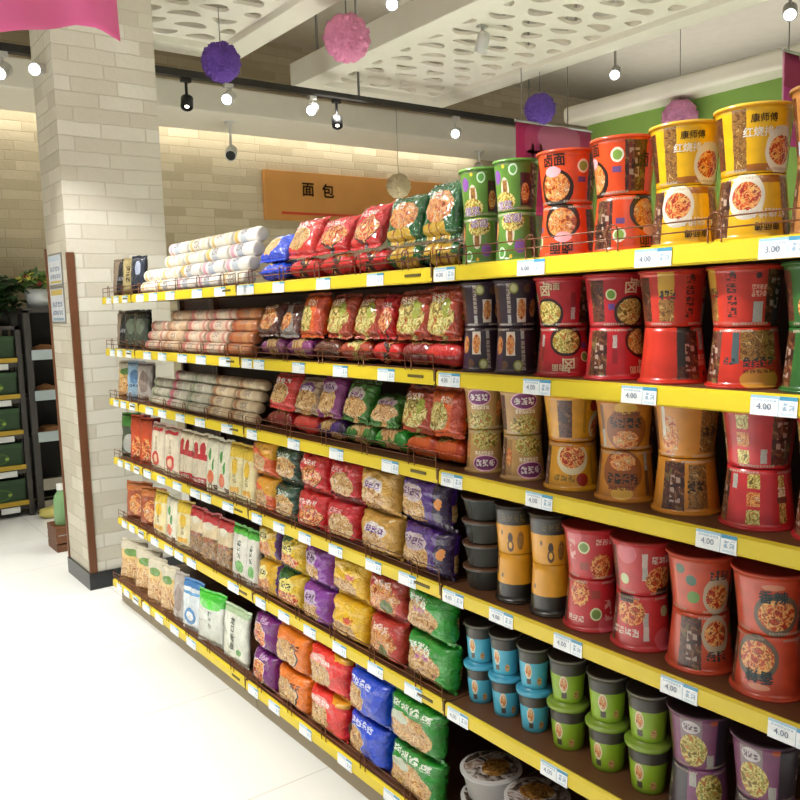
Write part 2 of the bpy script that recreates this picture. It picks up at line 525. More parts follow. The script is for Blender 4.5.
# ------------------------------------------------------------------ bakery sign on the back wall
sg = tag(empty('sign_board', (2.63, 7.75, 2.53)), 'tan wooden bakery sign board on the stone back wall', 'sign')
bevel(MB().box((0, -.06, 0), (2.35, 0, .5)).build('board', mat('tan_board', 'b9813f', .5, vary=.06, scale=4), sg), .005)
MB().box((.18, -.064, .06), (2.0, -.06, .085)).build('red_line', mat('red_line', 'b8391c', .5), sg)
vs, fs = text2d('面', .19, .035)
for dx, ch in ((.50, '面'), (.745, '包')):
    vs, fs = text2d(ch, .155, .03)
    MB().add([(dx+a, -.065, .32+b) for a, b in vs], fs).build('character', mat('sign_ink', '2a1a12', .6), sg)

# ------------------------------------------------------------------ rose balls
def rose_ball(x, y, z, r, hexc, top, label):
    bm = bmesh.new()
    bmesh.ops.create_icosphere(bm, subdivisions=5, radius=1)
    N = 46
    cs = []
    for i in range(N):
        zz = 1-2*(i+.5)/N; a = i*2.39996
        rr = math.sqrt(1-zz*zz); cs.append(Vector((rr*math.cos(a), rr*math.sin(a), zz)))
    for v in bm.verts:
        p = v.co.normalized()
        c = max(cs, key=lambda c: c.dot(p))
        d = (p-c).length/.30
        e1 = c.orthogonal().normalized(); e2 = c.cross(e1)
        ph = math.atan2((p-c).dot(e2), (p-c).dot(e1))
        h = .10*math.cos(2*PI*d*1.7+ph) + .06*(1-d*d) + .03*noise.noise(p*9)
        v.co = p*r*(.90+h)
    for f in bm.faces: f.smooth = True
    me = bpy.data.meshes.new('ball'); bm.to_mesh(me); bm.free()
    me.materials.append(mat('rose_'+hexc, hexc, .8, vary=.1, scale=20))
    root = tag(empty('rose_ball', (x, y, z)), label, 'decoration ball', 'hanging rose balls')
    o = bpy.data.objects.new('ball', me); COL.objects.link(o); o.parent = root
    MB().tube([(0, 0, r*.9), (0, 0, top-z)], .003, 5).build('cord', M_grey, root)
rose_ball(.946, 5.0, 3.17, .122, '6c48a6', 3.5, 'deep purple rose ball hanging beside the stone pillar')
rose_ball(1.57, 4.5, 3.28, .145, 'f598bd', 4.3, 'large pink rose ball hanging between the lattice panels')
rose_ball(3.803, 5.0, 3.2, .128, '7656ba', 3.5, 'purple rose ball hanging above the magenta banner')
rose_ball(4.3, 4.0, 2.99, .135, 'f0a0cc', 4.3, 'pink rose ball peeking over the yellow noodle bowls')
rose_ball(3.43, 6.5, 2.75, .115, 'e0cfa8', 4.3, 'cream rose ball hanging in front of the wooden sign')

# ------------------------------------------------------------------ hanging banners
def cloth_grid(fn, nu, nv, name, m, parent):
    vs, uvs, fs = [], [], []
    for j in range(nv+1):
        for i in range(nu+1):
            vs.append(fn(i/nu, j/nv)); uvs.append((i/nu, j/nv))
    for j in range(nv):
        for i in range(nu):
            a = j*(nu+1)+i
            fs.append((a, a+1, a+nu+2, a+nu+1))
    o = MB().add(vs, fs, 0, uvs, True).build(name, m, parent)
    md = o.modifiers.new('thick', 'SOLIDIFY'); md.thickness = .003
    return o

bn = tag(empty('hanging_banner', (4.04, 5.0, 3.08)), 'magenta banner with gold characters behind the red noodle bowls', 'banner', 'hanging promotion banners')
M_ban = art('banner_print', 'b01c58', [('ell', .55, .8, .45, .35, 'b8406c'), ('ell', .5, .86, .25, .2, 'c06a8a'), ('glyph', .32, .3, .96, .58, 'd8a860', 3)], 1.4, .6, 0, .02)
cloth_grid(lambda u, v: ((u-.5)*1.04, .01*math.sin(u*9), -.75+.75*v), 12, 8, 'fabric', M_ban, bn)
vs, fs = text2d('井', .27, .012)
MB().add([(-.30+a, -.02, -.30+b) for a, b in vs], fs).build('gold_character', mat('gold_print', 'd9ab62', .5), bn)
MB().tube([(-.53, 0, 0), (.53, 0, 0)], .01, 6).build('top_rod', M_lampw, bn)
for x in (-.45, .1):
    MB().tube([(x, 0, 0), (x, 0, 1.22 if x > 0 else .42)], .004, 5).build('cord', M_grey, bn)
bn = tag(empty('hanging_banner', (4.35, 3.0, 3.19)), 'pink and magenta banner cut by the right picture edge', 'banner', 'hanging promotion banners')
M_ban2 = art('banner_print_pink', 'c43c8c', [('half', 0, 1, .62, 'a02458'), ('glyph', .18, .3, .8, .5, 'e8d8b8', 2), ('half', -1, 0, -.03, 'e8a0c0')], 1.0, .6, 0, .02)
cloth_grid(lambda u, v: ((u-.5)*.74, .012*math.sin(u*8), -.6+.6*v), 10, 8, 'fabric', M_ban2, bn)
MB().tube([(-.38, 0, 0), (.38, 0, 0)], .01, 6).build('top_rod', M_lampw, bn)
for x in (-.3, .3):
    MB().tube([(x, 0, 0), (x, 0, 1.11)], .004, 5).build('cord', M_grey, bn)

fl = tag(empty('fabric_swag', (-.2, 3.5, 3.05)), 'bright pink fabric swag draped from the ceiling at upper left', 'drapery')
def swag(u, v):
    x = -1.1 + u*1.1                       # local, right tip at 0.0
    low = [(-1.1, -.42), (-.80, -.42), (-.47, -.372), (-.31, -.335), (-.18, -.288), (-.09, -.29), (0, -.325), (.01, -.33)]
    lo = -.33
    for (a, b), (c, d) in zip(low, low[1:]):
        if a <= x <= c:
            lo = b+(d-b)*(x-a)/(c-a)
    z = lo*(1-v)
    return (x*(1-.03*v), .035*math.sin(u*26+v*2)*(.3+.7*v)+.02*math.sin(u*9), z)
cloth_grid(swag, 44, 10, 'fabric', mat('pink_satin', 'ea6ba2', .45, vary=.04, scale=3), fl)
for x in (-1.05, -.5, -.02):
    MB().tube([(x, 0, -.01), (x, 0, .45)], .004, 5).build('cord', M_grey, fl)

# ------------------------------------------------------------------ pillar notices
for i, (z0, z1, lb) in enumerate(((1.80, 1.97, 'upper printed notice sheet on the left side of the pillar'), (1.58, 1.775, 'lower printed notice sheet on the left side of the pillar'))):
    nt = tag(empty('notice_sheet', (PX0, 5.19, z0)), lb, 'notice', 'notices on the pillar')
    h = z1-z0
    M_n = art('notice_print_%d' % i, 'd4dae0', [('rect', .05, .80, .95, .97, 'c8b060' if i else 'b8c8d8'), ('glyph', .1, .45, .9, .6, '6a7a94', 4), ('glyph', .1, .2, .9, .34, '6a7a94', 5), ('rect', .08, .04, .92, .12, 'c8b060' if not i else '9ab0c0')], 1.3, .2, .3)
    mb = MB(); mb.add([(-.006, .14, 0), (-.006, -.14, 0), (-.006, -.14, h), (-.006, .14, h)], [(0, 1, 2, 3)], 0, [(0, 0), (1, 0), (1, 1), (0, 1)])
    mb.build('print', M_n, nt)
    MB().box((-.0055, -.15, -.008), (0, .15, h+.008)).build('holder', M_grey, nt)

# ------------------------------------------------------------------ racks beyond the pillar
RY = 7.17
M_rack = mat('rack_grey', '45413f', .5, .3)
rk = tag(empty('carton_rack', (-.43, RY, 0)), 'dark rack filled with green cartons at the left picture edge', 'rack')
for x in (-.62, .492):
    MB().box((x, 0, 0), (x+.04, .04, 1.55)).build('upright', M_rack, rk)
    MB().box((x, .46, 0), (x+.04, .5, 1.55)).build('upright', M_rack, rk)
ZB = (.12, .415, .70, .99, 1.28)
M_yrail = mat('yellow_rail_far', 'b8962a', .5)
M_tagf = mat('white_tag', 'd6d8d6', .5)
for z in ZB:
    MB().box((-.58, 0.01, z-.06), (.492, .5, z-.01)).build('shelf', M_rack, rk)
    rl = MB().box((-.58, -.012, z-.02), (.492, .01, z+.015)).build('price_rail', M_yrail, rk)
    MB().box((.28, -.016, z-.075), (.42, -.002, z-.03)).build('price_tag', M_tagf, rl)
mb0 = None
M_box = art('green_carton', '1d3d1d', [('ell', .5, .42, .3, .28, '3d5f22'), ('ell', .5, .42, .26, .22, '24461e'), ('ell', .76, .4, .03, .06, '8aa040'), ('half', 0, 1, .9, '284a26')], 2.2, .5, .1)
for i, z in enumerate(ZB):
    for j, x in enumerate((-.20, -.72)):
        lb = 'dark green gift carton on %s level from the floor of the %s' % (ORD[i], 'carton rack')
        if j: lb = 'dark green gift carton further left on %s level of the carton rack' % ORD[i]
        if mb0 is None:
            mb = MB()
            mb.box((-.25, .02, 0), (.25, .42, .2))
            mb.uv = [[(0, 0), (1, 0), (1, 1), (0, 1)] for _ in mb.f]
            mb0 = bevel(mb.build('gift_carton', M_box), .006)
            MB().box((-.252, .018, .165), (.252, .422, .2)).build('lid', mat('carton_lid', '2a4a28', .5), mb0)
            mb0.location = (x, RY, z-.01)
            tag(mb0, lb, 'carton', 'green cartons on the rack')
        else:
            dup(mb0, (x, RY, z-.01), (0, 0, 0), lb)

dr = tag(empty('display_rack', (.325, RY, 0)), 'narrow dark grey display rack between cartons and pillar', 'rack')
for x in (-.20, .30):
    MB().box((x, -.03, 0), (x+.05, .02, 1.67)).build('upright', M_rack, dr)
    MB().box((x, .4, 0), (x+.05, .45, 1.67)).build('upright', M_rack, dr)
MB().box((-.2, -.03, 1.65), (.35, .45, 1.69)).build('top_panel', M_rack, dr)
MB().box((-.15, .42, .05), (.3, .44, 1.65)).build('back_panel', mat('rack_back', '23201f', .7), dr)
for z in (1.32, .99, .65):
    MB().box((-.15, -.02, z-.05), (.3, .42, z-.02)).build('shelf', M_rack, dr)
    rl = MB().box((-.16, -.05, z-.05), (.3, -.02, z+.03)).build('price_rail', mat('pale_rail', 'a8b4b8', .4), dr)
    MB().box((.02, -.055, z-.035), (.2, -.045, z+.02)).build('price_tag', mat('blue_tag', '7fb0cc', .4), rl)
for z in (.25, .07):
    MB().box((-.15, -.05, z-.05), (.3, -.02, z+.04)).build('bin_front', mat('bin_beige', '8f887a', .6), dr)
    MB().box((-.15, -.02, z-.05), (.3, .42, z-.03)).build('shelf', M_rack, dr)
def lump(name, x, y, z, rx, ry, rz, m, label, cat, group, seed):
    bm = bmesh.new(); bmesh.ops.create_icosphere(bm, subdivisions=3, radius=1)
    for v in bm.verts:
        k = 1+.22*noise.noise(v.co*1.8+Vector((seed, 0, 0)))
        v.co = Vector((v.co.x*rx*k, v.co.y*ry*k, max(-.8, v.co.z)*rz*k))
    for f in bm.faces: f.smooth = True
    me = bpy.data.meshes.new(name); bm.to_mesh(me); bm.free(); me.materials.append(m)
    o = bpy.data.objects.new(name, me); COL.objects.link(o); o.location = (x, y, z+rz*.8)
    return tag(o, label, cat, group)
lv = ['top', 'middle', 'lower']
for i, z in enumerate((1.30, .97, .63)):
    lump('bread_loaf', .29, RY+.12, z, .09, .11, .05, mat('loaf_tan', 'a8744a', .6, vary=.15), 'pale brown bread pack, left one on %s shelf of display rack' % lv[i], 'bread', 'bread packs on the display rack', i)
    lump('bread_loaf', .47, RY+.14, z, .085, .11, .07, mat('loaf_brown', '9a5428', .5, vary=.2), 'orange brown bread pack, right one on %s shelf of display rack' % lv[i], 'bread', 'bread packs on the display rack', i+9)

# leafy plants and flowers on top of the racks
def leaf_cluster(mb, n, rad, hz, ls, rnd, mi=0):
    for _ in range(n):
        a = rnd.uniform(0, 2*PI); r = rad*math.sqrt(rnd.random()); z = hz*rnd.random()
        c = Vector((r*math.cos(a), r*math.sin(a), z))
        M = Matrix.Translation(c) @ Matrix.Rotation(rnd.uniform(0, 2*PI), 4, 'Z') @ Matrix.Rotation(rnd.uniform(-1.1, .5), 4, 'Y')
        l = ls*rnd.uniform(.7, 1.2); w = l*.34
        mb.add([(0, 0, 0), (l*.4, w, .01), (l, 0, -.01), (l*.4, -w, .01)], [(0, 1, 2, 3)], mi, None, False, M)
rnd = random.Random(4)
for x, lb in ((.0, 'dark green leafy plant on carton rack, next to flower pot'), (-.32, 'dark green leafy plant at the left picture edge on carton rack')):
    pl = tag(empty('potted_plant', (x, RY+.2, 1.55)), lb, 'plant', 'leafy plants on the rack')
    MB().lathe([(0, 0), (.07, 0), (.09, .13), (.08, .13), (.07, .11), (0, .11)], 18).build('pot', mat('dark_pot', '2a2622', .6), pl)
    mb = MB(); leaf_cluster(mb, 170, .15, .28, .12, rnd, 0)
    mb.build('foliage', mat('dark_leaf', '27401c', .5, vary=.2), pl, (0, 0, .1))
MB().box((-.6, 0, 1.52), (.53, .5, 1.55)).build('top_panel', M_rack, rk)
fp = tag(empty('flower_pot', (.285, RY+.12, 1.69)), 'white pot of yellow and red flowers on display rack', 'flower pot')
MB().lathe([(0, 0), (.085, 0), (.1, .15), (.092, .15), (.085, .13), (0, .13)], 24).build('pot', mat('white_pot', 'c9ccd0', .3), fp)
mb = MB(); leaf_cluster(mb, 90, .14, .12, .09, rnd, 0); mb.build('foliage', mat('mid_leaf', '4a6a2a', .5, vary=.2), fp, (0, 0, .14))
for k in range(22):
    a = k*2.4; r = .15*math.sqrt((k+.5)/22)
    h = .27-.5*r+rnd.uniform(-.03, .03)
    mb = MB()
    for j in range(5):
        M = Matrix.Rotation(j*2*PI/5, 4, 'Z') @ Matrix.Rotation(-.5, 4, 'Y')
        mb.add([(0, 0, 0), (.02, .016, .004), (.036, 0, 0), (.02, -.016, .004)], [(0, 1, 2, 3)], 0, None, False, M)
    mb.lathe([(0, .012), (.01, .008), (.012, 0)], 8, 0)
    o = mb.build('flower', mat('flower_yellow', 'd9cf5a', .6) if k % 3 else mat('flower_red', '9a3a34', .6), fp, (r*math.cos(a), r*math.sin(a), h), (rnd.uniform(-.6, .6)+.5, rnd.uniform(-.6, .6), 0))
cr = tag(empty('wooden_crate', (.10, 6.0, 0)), 'low brown wooden crate on the floor behind the pillar', 'crate')
for z in (.0, .06, .12):
    MB().box((-.15, -.12, z), (.15, -.105, z+.05)).build('slat', M_wood, cr)
    MB().box((-.15, .105, z), (.15, .12, z+.05)).build('slat', M_wood, cr)
MB().box((-.15, -.105, 0), (-.135, .105, .17)).build('end_panel', M_wood, cr)
MB().box((.135, -.105, 0), (.15, .105, .17)).build('end_panel', M_wood, cr)
MB().box((-.135, -.105, .15), (.135, .105, .165)).build('top_board', M_wood, cr)
bt = tag(empty('plastic_bottle', (.025, 6.0, .165)), 'pale green plastic bottle with white cap on wooden crate', 'bottle')
MB().lathe([(0, 0), (.045, 0), (.05, .01), (.05, .17), (.04, .21), (.018, .24), (.018, .25)], 24).build('body', mat('bottle_green', '7fa572', .25), bt)
MB().lathe([(.022, .245), (.022, .29), (0, .29)], 20).build('cap', mat('cap_white', 'd8d8d4', .4), bt)
lump('produce_bag', .24, 7.0, 0, .16, .1, .05, mat('yellow_plastic', 'c9bd6a', .4, vary=.1), 'crumpled yellow bag on the floor before display rack', 'bag', None, 3)

# ================================================================== SHELVING
ZS = [1.710, 1.431, 1.158, .828, .486, .140]
BAYS = [('far end bay', 4.149, 4.62), ('left bay', 2.949, 4.149), ('middle bay', 1.749, 2.949), ('right bay', .549, 1.749)]
DEPTH = .44
M_board = mat('shelf_brown', '5f3c25', .45, vary=.06)
M_back = mat('back_panel_brown', '4a3222', .6, vary=.05)
M_rail = mat('rail_yellow', 'dcc42a', .35, vary=.03, scale=5)
M_edge = mat('rail_edge', '6a4a20', .5)
M_wire = mat('wire_brown', '6e3f22', .35, .3)
M_kick = mat('kick_plate', 'a39478', .5, vary=.04)
M_tagw = art('price_tag_print', 'eef3f6', [('rect', 0, .86, .6, 1, '9cc4d8'), ('rect', .62, .8, 1, 1, '4a96b8'), ('rect', .60, 0, .615, 1, '8ab0c4'), ('glyph', .68, .3, .96, .7, '9ab4c8', 2), ('glyph', .06, .70, .56, .82, '9ab4c8', 7), ('rect', .66, .06, .95, .2, 'cfdfe8')], 2.4, .35, .3)
M_tagink = mat('tag_ink', '5a6a86', .5)
M_logo = mat('rail_logo', '5a4a10', .5)
TAGS = {
    3: [[1.70, 1.384, 1.046, .777], [1.69, 1.37, 1.08, .788], [1.69, 1.368, .899], [1.697, 1.507, 1.281, .98, .743], [1.69, 1.33, 1.0], [1.5, 1.1]],
    2: [[2.90, 2.843, 2.61, 2.309, 2.017], [2.89, 2.79, 2.495, 2.228, 1.978], [2.879, 2.554, 2.272, 1.973], [2.874, 2.696, 2.506, 2.302, 2.081, 1.906], [2.88, 2.691, 2.501, 2.303, 2.091, 1.894], [2.88, 2.706, 2.472, 2.215, 1.95]],
    1: [[4.02, 3.84, 3.627, 3.326, 3.098], [3.97, 3.773, 3.532, 3.325, 3.089], [3.992, 3.819, 3.597, 3.374, 3.103], [4.083, 3.89, 3.685, 3.476, 3.357, 3.135], [4.04, 3.852, 3.72, 3.57, 3.128], [4.08, 3.9, 3.7, 3.5]],
    0: [[4.5, 4.38, 4.24]]*6}
PRICE = {(0, 3): '3.00'}
for bi, (bn_, y0, y1) in enumerate(BAYS):
    su = tag(empty('shelf_unit', (0, (y0+y1)/2, 0)), {0: 'narrow end bay of brown shelving beside the stone pillar', 1: 'brown shelving bay holding paper wrapped noodle rolls on upper shelves', 2: 'brown shelving bay packed with colourful noodle bags', 3: 'nearest brown shelving bay holding the noodle bowls'}[bi], 'shelf', 'yellow railed shelving bays')
    yc = (y0+y1)/2
    g = .003
    Y0, Y1 = y0-yc+g, y1-yc-g
    MB().box((DEPTH, Y0, .1), (DEPTH+.02, Y1, 1.72)).build('back_panel', M_back, su)
    for yy in (Y0, Y1-.03):
        MB().box((DEPTH-.03, yy, 0), (DEPTH, yy+.03, 1.72)).build('upright', M_board, su)
    MB().box((-.02, Y0, 0), (0, Y1, .095)).build('kick_plate', M_kick, su)
    for k, z in enumerate(ZS):
        xf = -.052 if k == 5 else 0.0
        bevel(MB().box((xf, Y0, z-.034), (DEPTH-.03, Y1, z-.004)).build('shelf', M_board, su), .003)
        mb = MB()
        prof = [(0, -.002), (-.005, -.001), (-.012, -.006), (-.014, -.038), (-.009, -.042), (0, -.042)]
        vs = [(xf+a, Y0, z+b) for a, b in prof]+[(xf+a, Y1, z+b) for a, b in prof]
        n = len(prof)
        mb.add(vs, [(i, i+1, n+i+1, n+i) for i in range(n-1)]+[(n-1, 0, n, 2*n-1), tuple(range(n))[::-1], tuple(range(n, 2*n))], 0)
        mb.box((xf-.0135, Y0-.001, z-.043), (xf, Y0+.006, z-.001), 1)
        rl = merge(mb.build('price_rail', [M_rail, M_edge], su))
        for ti, ty in enumerate(TAGS[bi][k]):
            w = .088 if bi == 3 else (.085 if bi == 2 else (.105 if bi == 1 else .085))
            a, b = ty-yc+w/2, ty-yc-w/2
            a = min(a, Y1-.004); b = max(b, Y0+.008)
            mb = MB()
            zz0, zz1 = z-.041, z-.005
            xo = xf-.0165
            mb.add([(xo, a, zz0), (xo, b, zz0), (xo+.003, b, zz1), (xo+.003, a, zz1), (xo+.003, a, zz0), (xo+.003, b, zz0), (xo+.005, b, zz1), (xo+.005, a, zz1)],
                   [(0, 1, 2, 3), (7, 6, 5, 4), (3, 2, 6, 7), (0, 4, 5, 1)], 0, [(0, 0), (1, 0), (1, 1), (0, 1)]*2)
            if bi == 3:
                vs, fs = text2d(PRICE.get((k, ti), '4.00'), .0165)
                mb.add([(xo-.0006+.0014*((q+.018)/.036), ty-yc+w*.20-p, z-.0245+q) for p, q in vs], fs, 1)
            mb.build('price_tag', [M_tagw, M_tagink], rl)
        if bi in (1, 2) or bi == 0:
            vs, fs = text2d('══', .02)
            MB().box((xf-.0155, Y0+.05, z-.024), (xf-.0125, Y0+.12, z-.016)).build('rail_mark', M_logo, rl)
        if bi < 3 or k == 0:
            mb = MB()
            x = xf-.009
            for hz in (.022, .042):
                mb.tube([(x, Y0+.01, z+hz), (x, Y1-.01, z+hz)], .0016, 5)
            nh = max(2, int(round((Y1-Y0)/.24)))
            for i in range(nh):
                yy = Y0+(i+.5)*(Y1-Y0)/nh
                hh = .052
                pts = [(x-.003, yy-.014, z-.004)]+[(x-.003, yy-.014*math.cos(t), z+hh-.014+.014*math.sin(t)) for t in [PI*j/6 for j in range(7)]]+[(x-.003, yy+.014, z-.004)]
                mb.tube(pts, .0018, 5)
            for yy in (Y0+.01, Y1-.01):
                mb.tube([(x, yy, z-.004), (x, yy, z+.042)], .0016, 5)
            mb.build('wire_guard', M_wire, su)

# ================================================================== BOWLS AND CUPS
A_B = 3.3
def bw(name, base, layers, **k):
    layers = layers + [('glyph', .30, .035, .43, .075, 'b8a898', 9), ('glyph', .52, .035, .70, .075, 'b8a898', 12), ('glyph', .70, .3, .76, .8, 'a89080', 2)]
    layers = [('pic', .68, .06, .80, .94, 'dark', 5), ('pic', .22, .1, .31, .9, 'dark', 5)] + layers  # dark picture panels that also paint in the bowls' shaded sides
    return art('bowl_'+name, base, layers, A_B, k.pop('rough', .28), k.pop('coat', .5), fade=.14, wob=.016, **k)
W = mat('print_white', 'ece6da', .35)
K = mat('print_black', '241612', .4)
CRM = mat('print_cream', 'e2cfa8', .35)
PUR = mat('print_purple', '6a3a88', .35)
BADGE = [('ell', .645, .72, .033, .115, 'd8dcae'), ('ell', .645, .72, .024, .085, '6f9a3a')]
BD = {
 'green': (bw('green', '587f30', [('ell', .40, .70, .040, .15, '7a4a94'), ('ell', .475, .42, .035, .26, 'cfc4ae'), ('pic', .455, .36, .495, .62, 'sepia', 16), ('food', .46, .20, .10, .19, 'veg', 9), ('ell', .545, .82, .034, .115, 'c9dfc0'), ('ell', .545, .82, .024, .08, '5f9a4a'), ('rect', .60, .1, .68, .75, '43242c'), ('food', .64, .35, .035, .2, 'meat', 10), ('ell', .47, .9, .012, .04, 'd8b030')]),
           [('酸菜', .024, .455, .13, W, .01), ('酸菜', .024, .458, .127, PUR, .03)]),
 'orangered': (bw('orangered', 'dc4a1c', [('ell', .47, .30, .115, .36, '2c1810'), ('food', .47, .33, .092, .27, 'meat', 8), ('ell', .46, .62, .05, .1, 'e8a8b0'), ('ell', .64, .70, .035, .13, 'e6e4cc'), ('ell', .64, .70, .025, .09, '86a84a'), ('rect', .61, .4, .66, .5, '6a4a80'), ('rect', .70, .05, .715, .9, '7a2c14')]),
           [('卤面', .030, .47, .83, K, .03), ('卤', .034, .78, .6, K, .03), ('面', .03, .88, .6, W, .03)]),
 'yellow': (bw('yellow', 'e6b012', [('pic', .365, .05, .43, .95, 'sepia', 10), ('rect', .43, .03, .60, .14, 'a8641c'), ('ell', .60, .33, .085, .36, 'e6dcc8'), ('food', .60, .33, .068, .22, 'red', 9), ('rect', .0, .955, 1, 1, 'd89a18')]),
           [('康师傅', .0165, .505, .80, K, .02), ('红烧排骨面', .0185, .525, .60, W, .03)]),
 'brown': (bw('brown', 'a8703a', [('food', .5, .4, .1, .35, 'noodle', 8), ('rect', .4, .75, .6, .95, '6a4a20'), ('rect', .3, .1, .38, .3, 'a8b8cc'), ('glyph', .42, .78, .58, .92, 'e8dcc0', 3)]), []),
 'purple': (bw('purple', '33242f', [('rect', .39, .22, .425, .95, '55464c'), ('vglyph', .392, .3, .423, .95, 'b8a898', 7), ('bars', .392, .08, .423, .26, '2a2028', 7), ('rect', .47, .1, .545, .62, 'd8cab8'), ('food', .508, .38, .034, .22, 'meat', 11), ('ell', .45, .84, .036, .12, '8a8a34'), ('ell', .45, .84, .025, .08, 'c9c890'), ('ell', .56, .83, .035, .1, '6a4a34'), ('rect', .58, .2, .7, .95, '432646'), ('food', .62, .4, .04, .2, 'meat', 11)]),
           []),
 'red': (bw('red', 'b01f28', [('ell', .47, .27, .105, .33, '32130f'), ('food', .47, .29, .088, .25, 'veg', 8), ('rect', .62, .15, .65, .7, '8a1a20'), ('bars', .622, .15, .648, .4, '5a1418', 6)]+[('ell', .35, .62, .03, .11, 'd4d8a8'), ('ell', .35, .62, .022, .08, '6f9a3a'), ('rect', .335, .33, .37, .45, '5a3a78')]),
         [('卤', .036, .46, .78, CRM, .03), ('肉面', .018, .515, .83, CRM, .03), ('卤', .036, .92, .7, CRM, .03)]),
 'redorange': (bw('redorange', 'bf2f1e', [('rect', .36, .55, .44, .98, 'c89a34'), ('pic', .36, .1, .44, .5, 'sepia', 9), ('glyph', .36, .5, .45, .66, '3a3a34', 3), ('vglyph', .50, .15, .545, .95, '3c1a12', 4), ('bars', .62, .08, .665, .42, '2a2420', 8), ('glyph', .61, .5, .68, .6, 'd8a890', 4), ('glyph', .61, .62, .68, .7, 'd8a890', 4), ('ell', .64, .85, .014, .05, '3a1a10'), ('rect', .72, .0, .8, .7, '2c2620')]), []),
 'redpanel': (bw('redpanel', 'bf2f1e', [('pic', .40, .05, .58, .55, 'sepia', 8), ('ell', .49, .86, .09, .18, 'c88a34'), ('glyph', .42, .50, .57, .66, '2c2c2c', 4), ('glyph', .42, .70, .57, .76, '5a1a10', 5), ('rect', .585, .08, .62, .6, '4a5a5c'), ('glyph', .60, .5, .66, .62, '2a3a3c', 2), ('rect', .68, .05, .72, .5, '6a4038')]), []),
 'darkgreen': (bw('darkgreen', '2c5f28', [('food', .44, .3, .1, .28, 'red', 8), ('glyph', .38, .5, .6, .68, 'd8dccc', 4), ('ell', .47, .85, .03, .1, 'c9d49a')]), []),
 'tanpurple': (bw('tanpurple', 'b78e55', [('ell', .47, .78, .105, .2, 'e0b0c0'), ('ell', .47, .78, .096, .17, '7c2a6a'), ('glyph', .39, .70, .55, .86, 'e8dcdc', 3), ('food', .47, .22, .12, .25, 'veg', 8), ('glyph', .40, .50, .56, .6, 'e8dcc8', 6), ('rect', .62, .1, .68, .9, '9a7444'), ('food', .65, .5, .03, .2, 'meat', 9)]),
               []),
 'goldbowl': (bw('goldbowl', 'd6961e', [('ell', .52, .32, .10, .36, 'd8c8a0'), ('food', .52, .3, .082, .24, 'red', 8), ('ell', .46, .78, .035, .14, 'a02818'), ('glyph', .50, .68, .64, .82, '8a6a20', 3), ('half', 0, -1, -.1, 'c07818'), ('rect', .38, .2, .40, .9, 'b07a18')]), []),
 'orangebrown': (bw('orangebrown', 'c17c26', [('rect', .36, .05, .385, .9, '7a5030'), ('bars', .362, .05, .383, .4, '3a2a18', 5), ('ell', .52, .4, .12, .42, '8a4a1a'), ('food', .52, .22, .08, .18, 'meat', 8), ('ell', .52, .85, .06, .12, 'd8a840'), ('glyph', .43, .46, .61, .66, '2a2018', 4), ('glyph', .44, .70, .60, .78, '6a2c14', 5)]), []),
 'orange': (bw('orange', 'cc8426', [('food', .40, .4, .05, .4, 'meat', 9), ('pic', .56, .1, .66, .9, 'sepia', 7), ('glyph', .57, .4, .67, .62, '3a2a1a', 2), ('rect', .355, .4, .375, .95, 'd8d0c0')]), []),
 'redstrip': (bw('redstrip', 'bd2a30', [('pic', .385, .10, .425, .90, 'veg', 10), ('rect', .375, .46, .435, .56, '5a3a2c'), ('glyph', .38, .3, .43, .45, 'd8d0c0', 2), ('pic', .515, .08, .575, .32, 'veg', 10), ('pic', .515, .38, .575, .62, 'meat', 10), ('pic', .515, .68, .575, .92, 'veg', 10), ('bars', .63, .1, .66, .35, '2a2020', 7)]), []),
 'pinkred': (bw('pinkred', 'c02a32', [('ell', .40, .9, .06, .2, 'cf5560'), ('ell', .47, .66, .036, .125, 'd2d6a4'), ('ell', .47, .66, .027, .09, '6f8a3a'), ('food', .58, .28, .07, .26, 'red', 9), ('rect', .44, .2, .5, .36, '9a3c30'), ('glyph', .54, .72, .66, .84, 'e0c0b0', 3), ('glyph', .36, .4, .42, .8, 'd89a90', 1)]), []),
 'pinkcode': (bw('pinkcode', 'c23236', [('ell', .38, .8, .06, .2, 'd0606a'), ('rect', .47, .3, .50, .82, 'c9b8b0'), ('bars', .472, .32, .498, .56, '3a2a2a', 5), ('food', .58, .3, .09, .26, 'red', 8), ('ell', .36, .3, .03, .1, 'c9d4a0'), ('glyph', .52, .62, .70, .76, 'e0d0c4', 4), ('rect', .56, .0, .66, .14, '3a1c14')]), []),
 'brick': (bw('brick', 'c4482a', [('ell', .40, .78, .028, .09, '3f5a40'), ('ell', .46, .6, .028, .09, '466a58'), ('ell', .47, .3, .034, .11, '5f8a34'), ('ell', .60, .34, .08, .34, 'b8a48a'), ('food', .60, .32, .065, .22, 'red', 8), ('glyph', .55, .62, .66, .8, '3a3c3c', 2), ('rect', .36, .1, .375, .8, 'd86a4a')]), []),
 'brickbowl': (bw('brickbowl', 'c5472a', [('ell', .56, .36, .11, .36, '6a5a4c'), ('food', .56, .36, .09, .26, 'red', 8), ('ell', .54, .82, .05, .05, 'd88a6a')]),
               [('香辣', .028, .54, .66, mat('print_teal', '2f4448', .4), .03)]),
 'mauve': (bw('mauve', '80486e', [('rect', .38, .3, .5, .98, '8d7d82'), ('ell', .44, .80, .05, .12, 'c9c0c4'), ('food', .45, .36, .08, .3, 'veg', 8), ('glyph', .4, .74, .48, .86, '6a5a64', 3), ('bars', .53, .05, .57, .3, '3a3038', 7), ('half', 1, 0, .58, '38303a'), ('ell', .56, .92, .02, .06, 'b85a3a')]), []),
}
